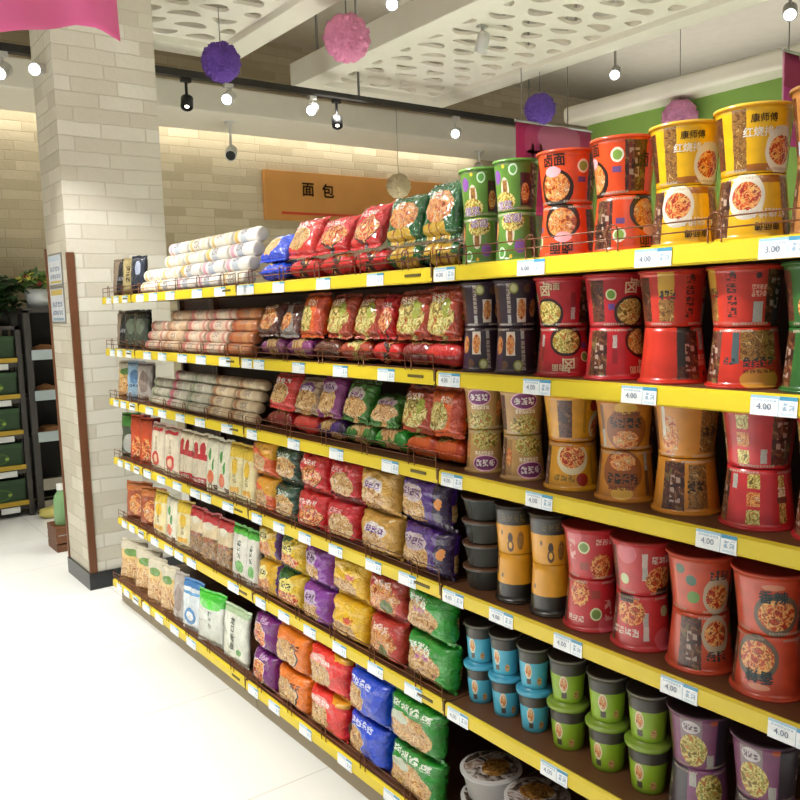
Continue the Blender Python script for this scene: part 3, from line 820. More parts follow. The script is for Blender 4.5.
def bowl_mesh(key, rt_, rb, h):
    """body stands on its narrow end, mouth up, with a foil lid"""
    m, texts = BD[key]
    mb = MB()
    def rad(z): return rb+(rt_-rb)*(z/h)**1.15
    prof = [(0, .006), (rb-.008, .006), (rb-.005, 0), (rb, .001)] + [(rad(z), z) for z in [h*i/10 for i in range(1, 11)]]
    prof += [(rt_+.0035, h-.003), (rt_+.0042, h), (rt_+.003, h+.0028), (rt_-.001, h+.003)]
    mb.lathe(prof, 48, 0, None, (0, h))
    mats = [m]
    for body, size, u, v, tm, bold in texts:
        if tm not in mats: mats.append(tm)
        vs, fs = text2d(body, size, bold)
        out = []
        for a, b in vs:
            z = min(max(v*h+b, .003), h-.004)
            rr = rad(z)+.0010
            ph = (u-.5)*2*PI + a/rr
            out.append((-rr*math.cos(ph), -rr*math.sin(ph), z))
        mb.add(out, fs, mats.index(tm))
    return mb, mats
PROTO = {}
def lid_mat(key):
    base = {'green': '5f9a3a', 'yellow': 'e8c040', 'purple': '3a2a38', 'darkgreen': '2c5f28', 'mauve': '3a2c38'}.get(key)
    if not base:
        c = {'orangered': 'd8502a', 'brown': '9a6a3a', 'tanpurple': 'b08a58', 'goldbowl': 'd09a2c', 'orangebrown': 'b87a2c', 'orange': 'c08028'}
        base = c.get(key, 'b83a2c')
    return mat('lid_'+base, base, .3, vary=.08, coat=.3)
LOOK = {'green': 'green', 'orangered': 'orange red', 'yellow': 'yellow', 'brown': 'brown', 'purple': 'dark purple', 'red': 'deep red', 'redorange': 'red', 'redpanel': 'red', 'darkgreen': 'dark green',
        'tanpurple': 'tan and purple', 'goldbowl': 'golden yellow', 'orangebrown': 'orange brown', 'orange': 'orange', 'redstrip': 'bright red', 'pinkred': 'pinkish red', 'pinkcode': 'pinkish red', 'brick': 'brick red', 'brickbowl': 'brick red', 'mauve': 'mauve'}
def place_bowl(key, rt_, rb, h, x, y, z, rz, inverted, label, group):
    k = (key, round(rt_, 4), round(h, 4))
    if inverted:
        loc, rot = (x, y, z+h+.003), (PI, 0, rz)
    else:
        loc, rot = (x, y, z), (0, 0, rz)
    if k in PROTO:
        return dup(PROTO[k], loc, rot, label, group)
    root = tag(empty('noodle_bowl', loc, rot), label, 'noodle bowl', group)
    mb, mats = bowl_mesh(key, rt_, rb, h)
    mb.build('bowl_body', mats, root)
    MB().lathe([(rt_+.0038, h+.001), (rt_+.0035, h+.0036), (rt_-.004, h+.0038), (rt_*.5, h+.0034), (0, h+.0036)], 40).build('lid', lid_mat(key), root)
    PROTO[k] = root
    return root

# (upper design, lower design, y, diameter, pair height, upper turn, lower turn)
PAIRS = [
 (0, [('green', 'green', 1.665, 0.120, 0.250, 30, -22), ('green', 'green', 1.535, 0.120, 0.252, 20, -16), ('orangered', 'orangered', 1.377, 0.148, 0.249, 24, -16),
      ('orangered', 'orangered', 1.213, 0.148, 0.250, -24, -80), ('yellow', 'yellow', 1.055, 0.149, 0.249, 44, -55), ('yellow', 'yellow', .905, 0.149, 0.253, 44, -55), ('brown', 'brown', .753, 0.146, 0.262, 30, -30)]),
 (1, [('purple', 'purple', 1.672, 0.120, 0.238, 60, -30), ('purple', 'purple', 1.543, 0.120, 0.238, 58, -30), ('red', 'red', 1.392, 0.146, 0.238, 14, -36), ('red', 'red', 1.236, 0.146, 0.238, 84, -86),
      ('redorange', 'redorange', 1.083, 0.148, 0.238, 58, -150), ('redorange', 'redpanel', .918, 0.151, 0.238, 0, -52), ('darkgreen', 'darkgreen', .762, 0.148, 0.238, 40, -40)]),
 (2, [('tanpurple', 'tanpurple', 1.668, 0.120, 0.234, 38, -34), ('tanpurple', 'tanpurple', 1.528, 0.122, 0.234, 62, -56), ('goldbowl', 'goldbowl', 1.368, 0.144, 0.234, 110, -48), ('orangebrown', 'orangebrown', 1.206, 0.146, 0.234, 30, -36),
      ('orange', 'orange', 1.048, 0.147, 0.238, 38, -96), ('redstrip', 'redstrip', .884, 0.148, 0.238, -14, -38), ('redstrip', 'redstrip', .732, 0.147, 0.234, -14, -38)]),
 (3, [('pinkred', 'pinkred', 1.303, 0.142, 0.250, 34, -38), ('pinkcode', 'pinkcode', 1.157, 0.144, 0.250, 48, -40), ('brick', 'brick', 1.006, 0.146, 0.252, 30, -100), ('brickbowl', 'brickbowl', .852, 0.148, 0.252, 20, -28), ('brickbowl', 'brick', .703, 0.146, 0.250, 20, -28)]),
 (4, [('mauve', 'mauve', 1.004, 0.140, 0.250, 38, -38), ('mauve', 'mauve', .852, 0.140, 0.250, 24, -38)]),
]
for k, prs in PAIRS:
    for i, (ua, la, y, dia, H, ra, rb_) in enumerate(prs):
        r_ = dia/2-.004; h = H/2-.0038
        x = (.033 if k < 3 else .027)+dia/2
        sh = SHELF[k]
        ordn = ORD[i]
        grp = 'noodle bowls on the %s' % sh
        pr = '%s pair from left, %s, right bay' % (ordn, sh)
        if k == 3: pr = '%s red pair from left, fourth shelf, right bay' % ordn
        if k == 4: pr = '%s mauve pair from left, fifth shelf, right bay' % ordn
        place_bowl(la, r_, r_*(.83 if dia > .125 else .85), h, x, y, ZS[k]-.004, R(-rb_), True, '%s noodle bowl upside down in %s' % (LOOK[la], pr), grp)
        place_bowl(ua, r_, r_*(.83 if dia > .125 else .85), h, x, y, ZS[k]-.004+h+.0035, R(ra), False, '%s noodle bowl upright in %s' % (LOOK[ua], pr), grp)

# yellow cups with black bands, fourth shelf
CUPY = art('cup_blackyellow', 'd9981e', [('half', 0, 1, .62, '221d18'), ('glyph', .4, .70, .6, .86, '5a4a28', 4), ('ell', .47, .36, .022, .11, '3a2214'), ('ell', .47, .19, .03, .13, '5a3418'), ('ell', .47, .2, .016, .07, 'e0a838'), ('food', .56, .3, .03, .2, 'sepia', 14), ('ell', .39, .45, .012, .05, '6a4a20')], 3.0, .3, .5, wob=.006)
cupP = None
def cup_body(r0, r1, h, m, n=40):
    mb = MB()
    mb.lathe([(0, .004), (r0-.004, .004), (r0-.002, 0), (r0, .001)]+[(r0+(r1-r0)*i/8, h*i/8) for i in range(1, 9)]+[(r1+.003, h-.002), (r1+.003, h+.002), (r1, h+.002)], n, 0, None, (0, h))
    return mb
for i, y in enumerate((1.548, 1.423)):
    for upr in (0, 1):
        h = .128
        lb = 'yellow noodle cup with black band, %s, %s column beside black bowls, fourth shelf' % (('upside down', 'upright')[upr], ORD[i])
        loc = (.082, y, ZS[3]-.004+(h+.001 if not upr else h+.0025)); rot = (0 if upr else PI, 0, R(40+15*i) if upr else R(-40-10*i))
        loc = (loc[0], loc[1], ZS[3]-.004+h+.0035)
        if cupP is None:
            cupP = tag(empty('noodle_cup', loc, rot), lb, 'noodle cup', 'yellow and black noodle cups')
            cup_body(.045, .053, h-.001, CUPY).build('cup_body', CUPY, cupP)
            MB().lathe([(.056, h-.003), (.056, h+.001), (.05, h+.0015), (0, h+.001)], 36).build('lid', mat('cup_lid_brown', '4a3a2c', .3), cupP)
        else:
            dup(cupP, loc, rot, lb)
# black bowls nested in a stack of four
BLK = mat('black_plastic', '4c504e', .22, coat=.5)
bk = None
for j in range(4):
    lb = 'black plastic noodle bowl, %s of the stack of four, fourth shelf' % ('lowest', 'second', 'third', 'topmost')[j]
    loc = (.09, 1.675, ZS[3]-.004+j*.0655)
    if bk is None:
        bk = tag(empty('noodle_bowl', loc, (0, 0, .6)), lb, 'noodle bowl', 'stack of black bowls')
        MB().lathe([(0, .003), (.042, .003), (.046, 0), (.049, .002), (.0605, .056), (.065, .056), (.065, .059), (.0605, .06)], 44).build('bowl_body', BLK, bk)
        MB().lathe([(.0645, .0585), (.0655, .0615), (.06, .064), (0, .064)], 40).build('lid', mat('bowl_lid_brown', '5a3c2a', .25, coat=.4), bk)
    else:
        dup(bk, loc, (0, 0, .6+j), lb)

# blue and green lidded cups, fifth shelf
def cup_art(name, base):
    return art(name, base, [('half', 0, 1, .66, '403c36'), ('ell', .47, .46, .042, .2, 'd8c8a8'), ('food', .47, .46, .032, .15, 'meat', 9), ('rect', .445, .12, .50, .26, '4a4238'), ('half', 0, 1, .95, '8a8578'), ('food', .6, .2, .03, .1, 'noodle', 9)], 2.7, .32, .4, wob=.01)
CUPB = cup_art('cup_blue', '4fb0cc'); CUPG = cup_art('cup_green', '8db02a')
CLB = mat('cup_lid_blue', '48a4c4', .2, coat=.5); CLG = mat('cup_lid_green', '86a23a', .2, coat=.5)
def cups(name, mb_m, lid_m, ys, look, r1, h, grp):
    proto = None; pr_ = {}
    for i, y in enumerate(ys):
        for up_ in (0, 1):
            lb = '%s lidded noodle cup, %s in %s %s column from left, fifth shelf' % (look, ('lower', 'upper')[up_], ORD[i], look.split()[-1])
            loc = (.045+r1, y, ZS[4]-.004+up_*(h+.0125)); rot = (0, 0, R(random.uniform(15, 60)))
            if i == 0 or proto is None:
                proto = tag(empty('noodle_cup', loc, rot), lb, 'noodle cup', grp)
                pr_[up_] = proto
                cup_body(r1*.80, r1, h, mb_m).build('cup_body', mb_m, proto)
                if up_:
                    MB().lathe([(r1+.002, h-.001), (r1+.0035, h+.002), (r1-.002, h+.0035), (0, h+.0035)], 40).build('lid', mat('cup_foil_dark', '3c3833', .35, coat=.3), proto)
                else: MB().lathe([(r1+.002, h-.007), (r1+.0065, h-.005), (r1+.0065, h+.004), (r1+.001, h+.006), (r1*.82, h+.006), (r1*.8, h+.011), (0, h+.011)], 40).build('lid', lid_m, proto)
            else:
                dup(pr_[up_], loc, rot, lb)
cups('cup', CUPB, CLB, (1.703, 1.600, 1.492), 'blue', .042, .108, 'blue noodle cups')
cups('cup', CUPG, CLG, (1.378, 1.252, 1.134), 'lime green', .047, .112, 'green noodle cups')

# silver lidded bowls, bottom shelf
SLID = art('silver_lid_print', 'b8b4b0', [('food', .5, .5, .44, .44, 'grey', 4), ('food', .5, .42, .26, .22, 'sepia', 6)], 1.0, .25, .5, wob=.02)
SBODY = mat('bowl_white_plastic', 'c8c6c6', .35)
sb = None
for j, (y, z, lb) in enumerate(((1.655, .085, 'white noodle bowl with printed silver lid, upper, beside the green bags'), (1.655, 0, 'white noodle bowl under another silver lidded bowl, beside green bags'),
                                (1.475, .085, 'white noodle bowl with silver lid, upper of second stack, bottom shelf'), (1.475, 0, 'white noodle bowl, lower of second silver lidded stack, bottom shelf'))):
    loc = (.075, y, ZS[5]-.004+z)
    if sb is None:
        sb = tag(empty('noodle_bowl', loc, (0, 0, .4)), lb, 'noodle bowl', 'silver lidded bowls on the bottom shelf')
        MB().lathe([(0, .003), (.058, .003), (.062, 0), (.066, .002), (.082, .074), (.088, .074), (.088, .078), (.083, .079)], 48).build('bowl_body', SBODY, sb)
        mb = MB()
        nr, na = 8, 44
        vs, uvs, fs = [], [], []
        for a in range(nr+1):
            r_ = .0885*a/nr
            for b in range(na):
                t = 2*PI*b/na
                vs.append((r_*math.cos(t), r_*math.sin(t), .081+(.002 if a < nr else -.002))); uvs.append((.5+.5*a/nr*math.cos(t), .5+.5*a/nr*math.sin(t)))
        for a in range(nr):
            for b in range(na):
                b2 = (b+1) % na
                fs.append((a*na+b, a*na+b2, (a+1)*na+b2, (a+1)*na+b)[::-1])
        merge(mb.add(vs, fs, 0, uvs, True).build('lid', SLID, sb)).data.update()
    else:
        dup(sb, loc, (0, 0, .4+j), lb)

# ================================================================== BAGS
def bag_parts(w, h, t, seed, nu=24, nv=24, puff=.5):
    """front faces -x, width along y, stands z 0..h; returns body MB and two seal MBs"""
    ws = .011
    hb = h-2*ws
    off = Vector((seed*3.1, seed*1.7, seed*.9))
    def pt(u, v, side):
        a, b = 2*u-1, 2*v-1
        s_ = t/2*(max(0, 1-abs(a)**6))**puff*(max(0, 1-abs(b)**9))**puff*(.82+.18*(1-b*b)*(1-a*a))
        wy = w*(1-.07*(1-abs(b)**3))
        p = Vector((side*s_, -a*wy/2, ws+v*hb - .006*(1-a*a)*b*0))
        fade = (1-abs(a)**6)*(1-abs(b)**6)
        nz = noise.noise(Vector((u*5.0, v*4.0, side*2))+off)*.5+noise.noise(Vector((u*13, v*9, side*5))+off)*.28
        crk = abs(noise.noise(Vector((u*7, v*16, side))+off*1.3))
        p.x += side*(nz*.016-.010*crk*abs(b))*(t/.08)*fade
        p.z += noise.noise(Vector((u*4, v*3, 7))+off)*.006*(abs(b)**2)
        p.y += noise.noise(Vector((u*3, v*6, 3))+off)*.006*(abs(a)**2)
        return p
    mb = MB()
    for side in (-1, 1):
        vs, uvs, fs = [], [], []
        for j in range(nv+1):
            for i in range(nu+1):
                vs.append(pt(i/nu, j/nv, side)); uvs.append((i/nu if side < 0 else 1-i/nu, j/nv))
        for j in range(nv):
            for i in range(nu):
                a = j*(nu+1)+i
                f = (a, a+1, a+nu+2, a+nu+1)
                fs.append(f if side < 0 else f[::-1])
        mb.add(vs, fs, 0, uvs, True)
    seals = []
    for b in (0, 1):
        s_ = MB()
        n = nu
        vs, fs, uvs = [], [], []
        for i in range(n+1):
            p = pt(i/n, b, -1)
            zz = ws if b else -ws
            q = p+Vector((.0015*math.sin(i*2.4), 0, zz*(1.0 if i % 2 else .78)))
            for dx in (-.0007, .0007):
                vs += [p+Vector((dx, 0, 0)), q+Vector((dx, 0, 0))]
                uvs += [(i/n, .98 if b else .02), (i/n, 1 if b else 0)]
        for i in range(n):
            a = i*4; c = a+4
            fs += [(a, c, c+1, a+1), (a+2, a+3, c+3, c+2), (a+1, c+1, c+3, a+3)]
        s_.add(vs, fs, 0, uvs, False)
        seals.append(s_)
    return mb, seals, pt

def ba(name, base, layers, asp=1.25, **k):
    return art('bag_'+name, base, layers, asp, k.pop('rough', .27), k.pop('coat', .9), wob=k.pop('wob', .075 if asp > 1 else .025), wrinkle=k.pop('wrinkle', .6), fade=.16, seed=k.pop('seed', len(name)*1.3), **k)
BG = {
 'blue': ba('blue', '1640c0', [('ell', .32, .45, .28, .38, 'd8d0c4'), ('food', .32, .42, 0.269, 0.368, 'noodle', 6), ('glyph', .2, .78, .8, .9, 'c9d8f0', 4)]),
 'red': ba('red', 'c81c1e', [('ell', .55, .34, .38, .33, '30140e'), ('food', .55, .36, 0.370, 0.310, 'red', 6), ('glyph', .1, .66, .75, .80, 'f0d8d0', 4), ('half', .25, 1, 1.08, 'd8282a')]),
 'redwhite': ba('redwhite', 'd0302c', [('ell', .4, .4, .42, .32, 'ead8c0'), ('food', .42, .38, 0.381, 0.310, 'noodle', 6), ('glyph', .1, .72, .8, .86, 'f4e8e0', 3)]),
 'redface': ba('redface', 'c4202a', [('food', .55, .35, 0.381, 0.368, 'noodle', 7), ('glyph', .15, .68, .6, .82, 'e8b0b0', 3), ('half', 0, -1, -.08, '8a1a1a')]),
 'green': ba('green', '26942a', [('food', .42, .36, 0.403, 0.380, 'noodle', 6), ('glyph', .12, .62, .62, .82, 'dfe4d8', 3), ('glyph', .3, .5, .6, .6, 'b04aa0', 3)]),
 'emerald': ba('emerald', '125a24', [('food', .5, .52, 0.403, 0.322, 'meat', 6), ('rect', .1, .0, .75, .2, 'c9a02c'), ('rect', .3, .0, .34, .2, '8a4a1c'), ('rect', .5, .0, .54, .2, '8a4a1c'), ('glyph', .05, .70, .5, .86, 'd8e0d8', 3)]),
 'brown': ba('brown', '5a2c20', [('food', .5, .45, 0.403, 0.368, 'meat', 6), ('glyph', .2, .78, .8, .9, 'd8c0a8', 3)]),
 'silver': ba('silver', '8a827c', [('half', 1, .5, .9, '5a3028'), ('food', .35, .35, 0.280, 0.287, 'meat', 6)]),
 'orange': ba('orange', 'd4591c', [('food', .35, .38, 0.336, 0.345, 'veg', 6), ('glyph', .4, .7, .9, .84, 'f0d8c0', 3), ('half', 1, 0, .78, 'b83c14')]),
 'orangebrown': ba('orangebrown', 'a83a1a', [('food', .45, .40, 0.448, 0.391, 'veg', 6), ('glyph', .15, .70, .7, .88, 'e0d0b8', 3), ('ell', .7, .6, .12, .2, '9aa03a')]),
 'purplepink': ba('purplepink', '8a3a78', [('food', .45, .35, 0.403, 0.368, 'noodle', 6), ('ell', .5, .72, .3, .16, 'c9b0c4'), ('glyph', .28, .65, .72, .8, '6a2a68', 3)]),
 'beigepurple': ba('beigepurple', 'b09478', [('ell', .5, .66, .32, .18, '7a4a88'), ('food', .5, .3, 0.448, 0.322, 'noodle', 6), ('glyph', .25, .58, .75, .74, 'e8e0e4', 3)]),
 'greenpurple': ba('greenpurple', '3f7a2c', [('ell', .5, .62, .36, .2, 'c9bcb8'), ('glyph', .22, .54, .78, .7, '8a3a80', 3), ('food', .5, .28, 0.448, 0.276, 'noodle', 6)]),
 'orangeyellow': ba('orangeyellow', 'd8561a', [('half', .6, 1, 1.0, 'e0a020'), ('food', .42, .32, 0.381, 0.299, 'noodle', 6), ('half', -.5, -1, -.28, 'c87818')]),
 'darkgreen': ba('darkgreen', '16402a', [('food', .5, .36, 0.426, 0.345, 'noodle', 6), ('glyph', .2, .66, .8, .80, 'c9d0c0', 3)]),
 'tan': ba('tan', 'c99a44', [('ell', .5, .58, .3, .2, 'd8ccc8'), ('glyph', .24, .48, .76, .66, '6a3a8a', 3), ('food', .4, .24, 0.403, 0.253, 'noodle', 6)]),
 'violet': ba('violet', '4a2378', [('food', .30, .30, 0.381, 0.345, 'noodle', 6), ('ell', .34, .62, .26, .2, 'b8a4a8'), ('glyph', .14, .54, .56, .72, '5a3a70', 3), ('half', 1, 0, .80, '2c1440'), ('ell', .9, .5, .05, .14, 'd8883a')]),
 'yellowpurple': ba('yellowpurple', 'd8a81c', [('food', .42, .34, 0.381, 0.299, 'meat', 6), ('ell', .38, .68, .26, .2, 'e8dc90'), ('glyph', .2, .6, .56, .76, '4a3a14', 3), ('half', -.6, -1, -.22, '3a1c38'), ('half', 1, 0, .93, '5a2a6a')]),
 'greenyellow': ba('greenyellow', 'd4b01e', [('half', -1, 1, .28, '1c5a26'), ('food', .5, .26, 0.403, 0.253, 'red', 6), ('ell', .46, .62, .27, .2, 'e8d870'), ('glyph', .26, .52, .66, .70, '2a3a14', 3)]),
 'purple': ba('purple', '84309c', [('food', .36, .28, 0.358, 0.345, 'noodle', 6), ('ell', .42, .66, .25, .2, 'b8a0c0'), ('glyph', .22, .56, .62, .74, '4a1c5a', 3)]),
 'yellow': ba('yellow', 'f0b81a', [('food', .46, .2, 0.381, 0.230, 'noodle', 6), ('ell', .64, .52, .1, .1, 'd8482a'), ('glyph', .5, .44, .8, .6, 'c04a20', 2)]),
 'redbrown': ba('redbrown', 'b8342a', [('food', .50, .40, 0.403, 0.414, 'meat', 5), ('glyph', .2, .66, .7, .84, 'e8c8b8', 3), ('ell', .62, .22, .16, .16, '5a6a28')]),
 'purplebowl': ba('purplebowl', '6e1a70', [('ell', .42, .42, .34, .38, 'd8c8d4'), ('food', .42, .42, 0.325, 0.356, 'red', 6), ('glyph', .4, .84, .8, .94, 'd8b0d8', 3)]),
 'orangebowl': ba('orangebowl', 'dc741a', [('ell', .45, .4, .40, .38, '3a2412'), ('ell', .45, .4, .37, .35, 'd8b890'), ('food', .42, .42, 0.370, 0.356, 'noodle', 6), ('glyph', .62, .6, .9, .76, '5a2a10', 2)]),
 'scarlet': ba('scarlet', 'e02a24', [('food', .34, .36, 0.358, 0.391, 'noodle', 7), ('ell', .4, .76, .3, .12, 'e89a90'), ('glyph', .16, .70, .7, .82, 'f4e4dc', 4), ('half', .4, 1, 1.22, 'e0a428')]),
 'cobalt': ba('cobalt', '1846cc', [('ell', .26, .36, .26, .38, '9aa4c0'), ('food', .26, .34, 0.246, 0.368, 'noodle', 6), ('glyph', .1, .76, .7, .9, 'd8e0f4', 4)]),
 'leaf': ba('leaf', '218428', [('food', .48, .36, 0.448, 0.368, 'noodle', 6), ('glyph', .1, .78, .9, .92, 'd8e0d0', 4), ('ell', .3, .6, .2, .12, 'c0c8b0')]),
 # upright slim packets
 'darkjelly': ba('darkjelly', '1e1c1e', [('half', -1, .2, -.28, '8a7a66'), ('glyph', .3, .4, .8, .5, '8a8a92', 3)], .6),
 'darkbeige': ba('darkbeige', 'b0a070', [('vglyph', .35, .3, .65, .8, '4a4028', 3), ('half', 1, 0, .85, '2a2a30')], .6),
 'darkblue': ba('darkblue', '2c3444', [('ell', .6, .7, .2, .2, 'a8b0c4'), ('half', 0, -1, -.2, '1a1c22')], .6),
 'darkgreenpack': ba('darkgreenpack', '3a4436', [('ell', .5, .6, .3, .25, '5f6a58'), ('half', 0, 1, .8, '22281f')], .6),
 'noodleclear': ba('noodleclear', 'cfae6a', [('hfood', 0, -1, -.55, 'noodle', 5), ('half', 0, 1, .78, 'c8c0a8'), ('ell', .5, .72, .3, .1, '5f8a3a')], .7),
 'skyblue': ba('skyblue', '8fb0c8', [('ell', .5, .6, .3, .2, '5a80a8'), ('glyph', .2, .3, .8, .4, '3a5068', 3)], .6),
 'greendark': ba('greendark', '3a4a34', [('half', 0, 1, .72, '3f8a2c'), ('ell', .5, .3, .35, .22, 'a8a8a0')], .7),
 'orangered': ba('orangeredpack', 'cc4a1c', [('half', 1, .3, .95, '8a2418'), ('food', .4, .3, .25, .25, 'red', 6)], .7),
 'rustpack': ba('rustpack', '9a4a26', [('half', 0, 1, .8, 'c8702c'), ('food', .5, .4, .3, .3, 'meat', 5)], .7),
 'whitered': ba('whitered', 'dcd0b8', [('half', 0, 1, .84, 'd8b8a8'), ('rect', .1, .86, .9, .93, 'b81c2a'), ('ell', .5, .24, .26, .17, 'c83a34'), ('ell', .5, .24, .15, .09, 'e8c0a0'), ('vglyph', .42, .42, .58, .76, 'a89878', 3)], .62),
 'redband': ba('redband', 'd8ccb2', [('rect', 0, .52, 1, .64, 'b8202c'), ('ell', .3, .70, .14, .16, 'b8202c'), ('ell', .7, .70, .14, .16, 'b8202c'), ('rect', 0, 0, 1, .16, 'b01c2c'), ('glyph', .2, .03, .8, .12, 'e8d0c0', 3)], .62),
 'whitegreen': ba('whitegreen', 'd8d4bc', [('ell', .4, .7, .08, .12, '3f8a3a'), ('ell', .6, .5, .08, .12, '3f8a3a'), ('ell', .45, .25, .2, .14, 'd0683a'), ('rect', .65, .04, .9, .12, '4a3a2a')], .5),
 'yellowwhite': ba('yellowwhite', 'dccf9c', [('half', 0, 1, .78, 'd8b838'), ('ell', .5, .6, .22, .16, 'd8b030'), ('rect', .2, .12, .8, .22, 'd8a020'), ('vglyph', .4, .28, .6, .48, '8a7a4a', 2)], .5),
 'redtop': ba('redtop', 'd4c09a', [('half', 0, 1, .80, 'b82a30'), ('ell', .5, .76, .3, .08, 'd8d0b8'), ('hfood', 0, -1, -.5, 'sepia', 5), ('glyph', .2, .4, .8, .52, '9a4a34', 3)], .6),
 'greenwhite': ba('greenwhite', 'd4d2c6', [('half', 0, 1, .88, '4fb83a'), ('ell', .55, .25, .25, .12, '56a83a'), ('vglyph', .4, .4, .6, .76, '4a5a4a', 3)], .6),
 'greywhite': ba('greywhite', 'b0a8a0', [('ell', .5, .5, .3, .3, '8a7a70')], .5),
 'whiteblue': ba('whiteblue', 'd4dee4', [('half', 0, 1, .88, '3a7ab8'), ('rect', 0, .74, 1, .80, '5a9acc'), ('ell', .5, .28, .28, .18, '4a8ac4'), ('ell', .5, .28, .18, .1, 'e0e8ec')], .62),
 'whitegreentop': ba('whitegreentop', 'd2d6cc', [('half', 0, 1, .78, '3fc030'), ('ell', .5, .78, .4, .1, '56d040'), ('vglyph', .46, .3, .60, .66, '5a6a5a', 3)], .62),
 'whitetext': ba('whitetext', 'd8dccc', [('half', 0, 1, .9, 'b0c8a0'), ('ell', .72, .22, .1, .06, '5a9a4a')], .62),
}
M_sealK = mat('print_dark', '26241f', .4)
BAGP = {}
nbag = [0]
def place_bag(key, w, h, t, loc, rot, label, group, name='noodle_bag', cat='noodle bag'):
    k = (key, round(w, 3), round(h, 3), nbag[0] % 2)
    nbag[0] += 1
    if k in BAGP:
        return dup(BAGP[k], loc, rot, label, group)
    mb, seals, pt = bag_parts(w, h, t, nbag[0]*.37)
    mats = [BG[key]]
    if key == 'whitetext':
        mats.append(M_sealK)
        for i, ch in enumerate('龙口粉丝'):
            vs, fs = text2d(ch, .036, .02)
            out = []
            for a, b in vs:
                u = .48+a/w; v = .78-.16*i+b/h
                p = pt(u, v, -1); out.append((p.x-.0025, p.y, p.z))
            mb.add(out, fs, 1)
    o = merge(mb.build(name, mats), 2e-4)
    o.location = loc; o.rotation_euler = rot
    tag(o, label, cat, group)
    for s_ in seals:
        s_.build('end_seal', BG[key], o)
    BAGP[k] = o
    return o

BLOOK = {'blue': 'blue', 'red': 'red', 'redwhite': 'red and white', 'redface': 'red', 'green': 'green', 'emerald': 'emerald green', 'brown': 'brown', 'silver': 'silver brown', 'orange': 'orange', 'orangebrown': 'orange brown',
         'purplepink': 'purple pink', 'beigepurple': 'beige purple', 'greenpurple': 'green', 'orangeyellow': 'orange yellow', 'darkgreen': 'dark green', 'tan': 'tan', 'violet': 'dark violet', 'yellowpurple': 'yellow', 'greenyellow': 'green yellow',
         'purple': 'purple', 'yellow': 'yellow', 'redbrown': 'brownish red', 'purplebowl': 'purple', 'orangebowl': 'orange', 'scarlet': 'scarlet', 'cobalt': 'blue', 'leaf': 'leaf green'}
# shelves one to three of the middle bay: one bag lying flat, one leaning back on top of it
LEAN = [
 (0, [('blue', 2.745, .20, .135, 45), ('redwhite', 2.53, .19, .155, 28), ('red', 2.335, .18, .15, 34), ('red', 2.135, .185, .16, 28), ('emerald', 1.955, .165, .15, 18), ('emerald', 1.79, .165, .165, 16)],
     [('blue', 2.76, .21), ('red', 2.54, .20), ('red', 2.33, .20), ('red', 2.13, .19), ('emerald', 1.955, .165), ('emerald', 1.79, .165)]),
 (1, [('brown', 2.80, .17, .14, 24), ('silver', 2.64, .14, .145, 28), ('orange', 2.475, .17, .16, 14), ('orangebrown', 2.30, .17, .155, 18), ('orangebrown', 2.14, .15, .15, 20), ('red', 2.03, .08, .145, 18), ('orangebrown', 1.925, .165, .15, 12), ('orangebrown', 1.785, .15, .155, 10)],
     [('purplepink', 2.80, .20), ('purplepink', 2.60, .19), ('brown', 2.41, .18), ('orangebrown', 2.23, .18), ('red', 2.06, .16), ('redface', 1.91, .15), ('redwhite', 1.79, .15)]),
 (2, [('redwhite', 2.72, .19, .145, 22), ('beigepurple', 2.54, .15, .14, 24), ('purplepink', 2.385, .14, .15, 20), ('greenpurple', 2.225, .16, .145, 24), ('greenpurple', 2.07, .14, .12, 38), ('orangebrown', 1.92, .16, .14, 14), ('orange', 1.785, .15, .145, 10)],
     [('redface', 2.77, .19), ('redwhite', 2.58, .18), ('violet', 2.40, .17), ('greenpurple', 2.23, .17), ('green', 2.06, .165), ('orange', 1.90, .155), ('orange', 1.785, .15)]),
]
for k, upb, lob in LEAN:
    grp = 'noodle bags on the %s of the middle bay' % SHELF[k]
    for i, (key, y, w, h) in enumerate([(a, b, c, .19) for a, b, c in lob]):
        place_bag(key, w, h, .078, (.035, y, ZS[k]-.004+.040), (0, R(88), R(random.uniform(-3, 3))), '%s noodle bag lying flat, %s from left, %s of middle bay' % (BLOOK[key], ORD[i], SHELF[k]), grp)
    for i, (key, y, w, h, ang) in enumerate(upb):
        place_bag(key, w, h, .062, (.052, y+(.03 if y > 1.97 else 0), ZS[k]-.004+.080), (0, R(ang), R(random.uniform(-5, 5))), '%s noodle bag leaning back, %s from left, %s of middle bay' % (BLOOK[key], ORD[i], SHELF[k]), grp)
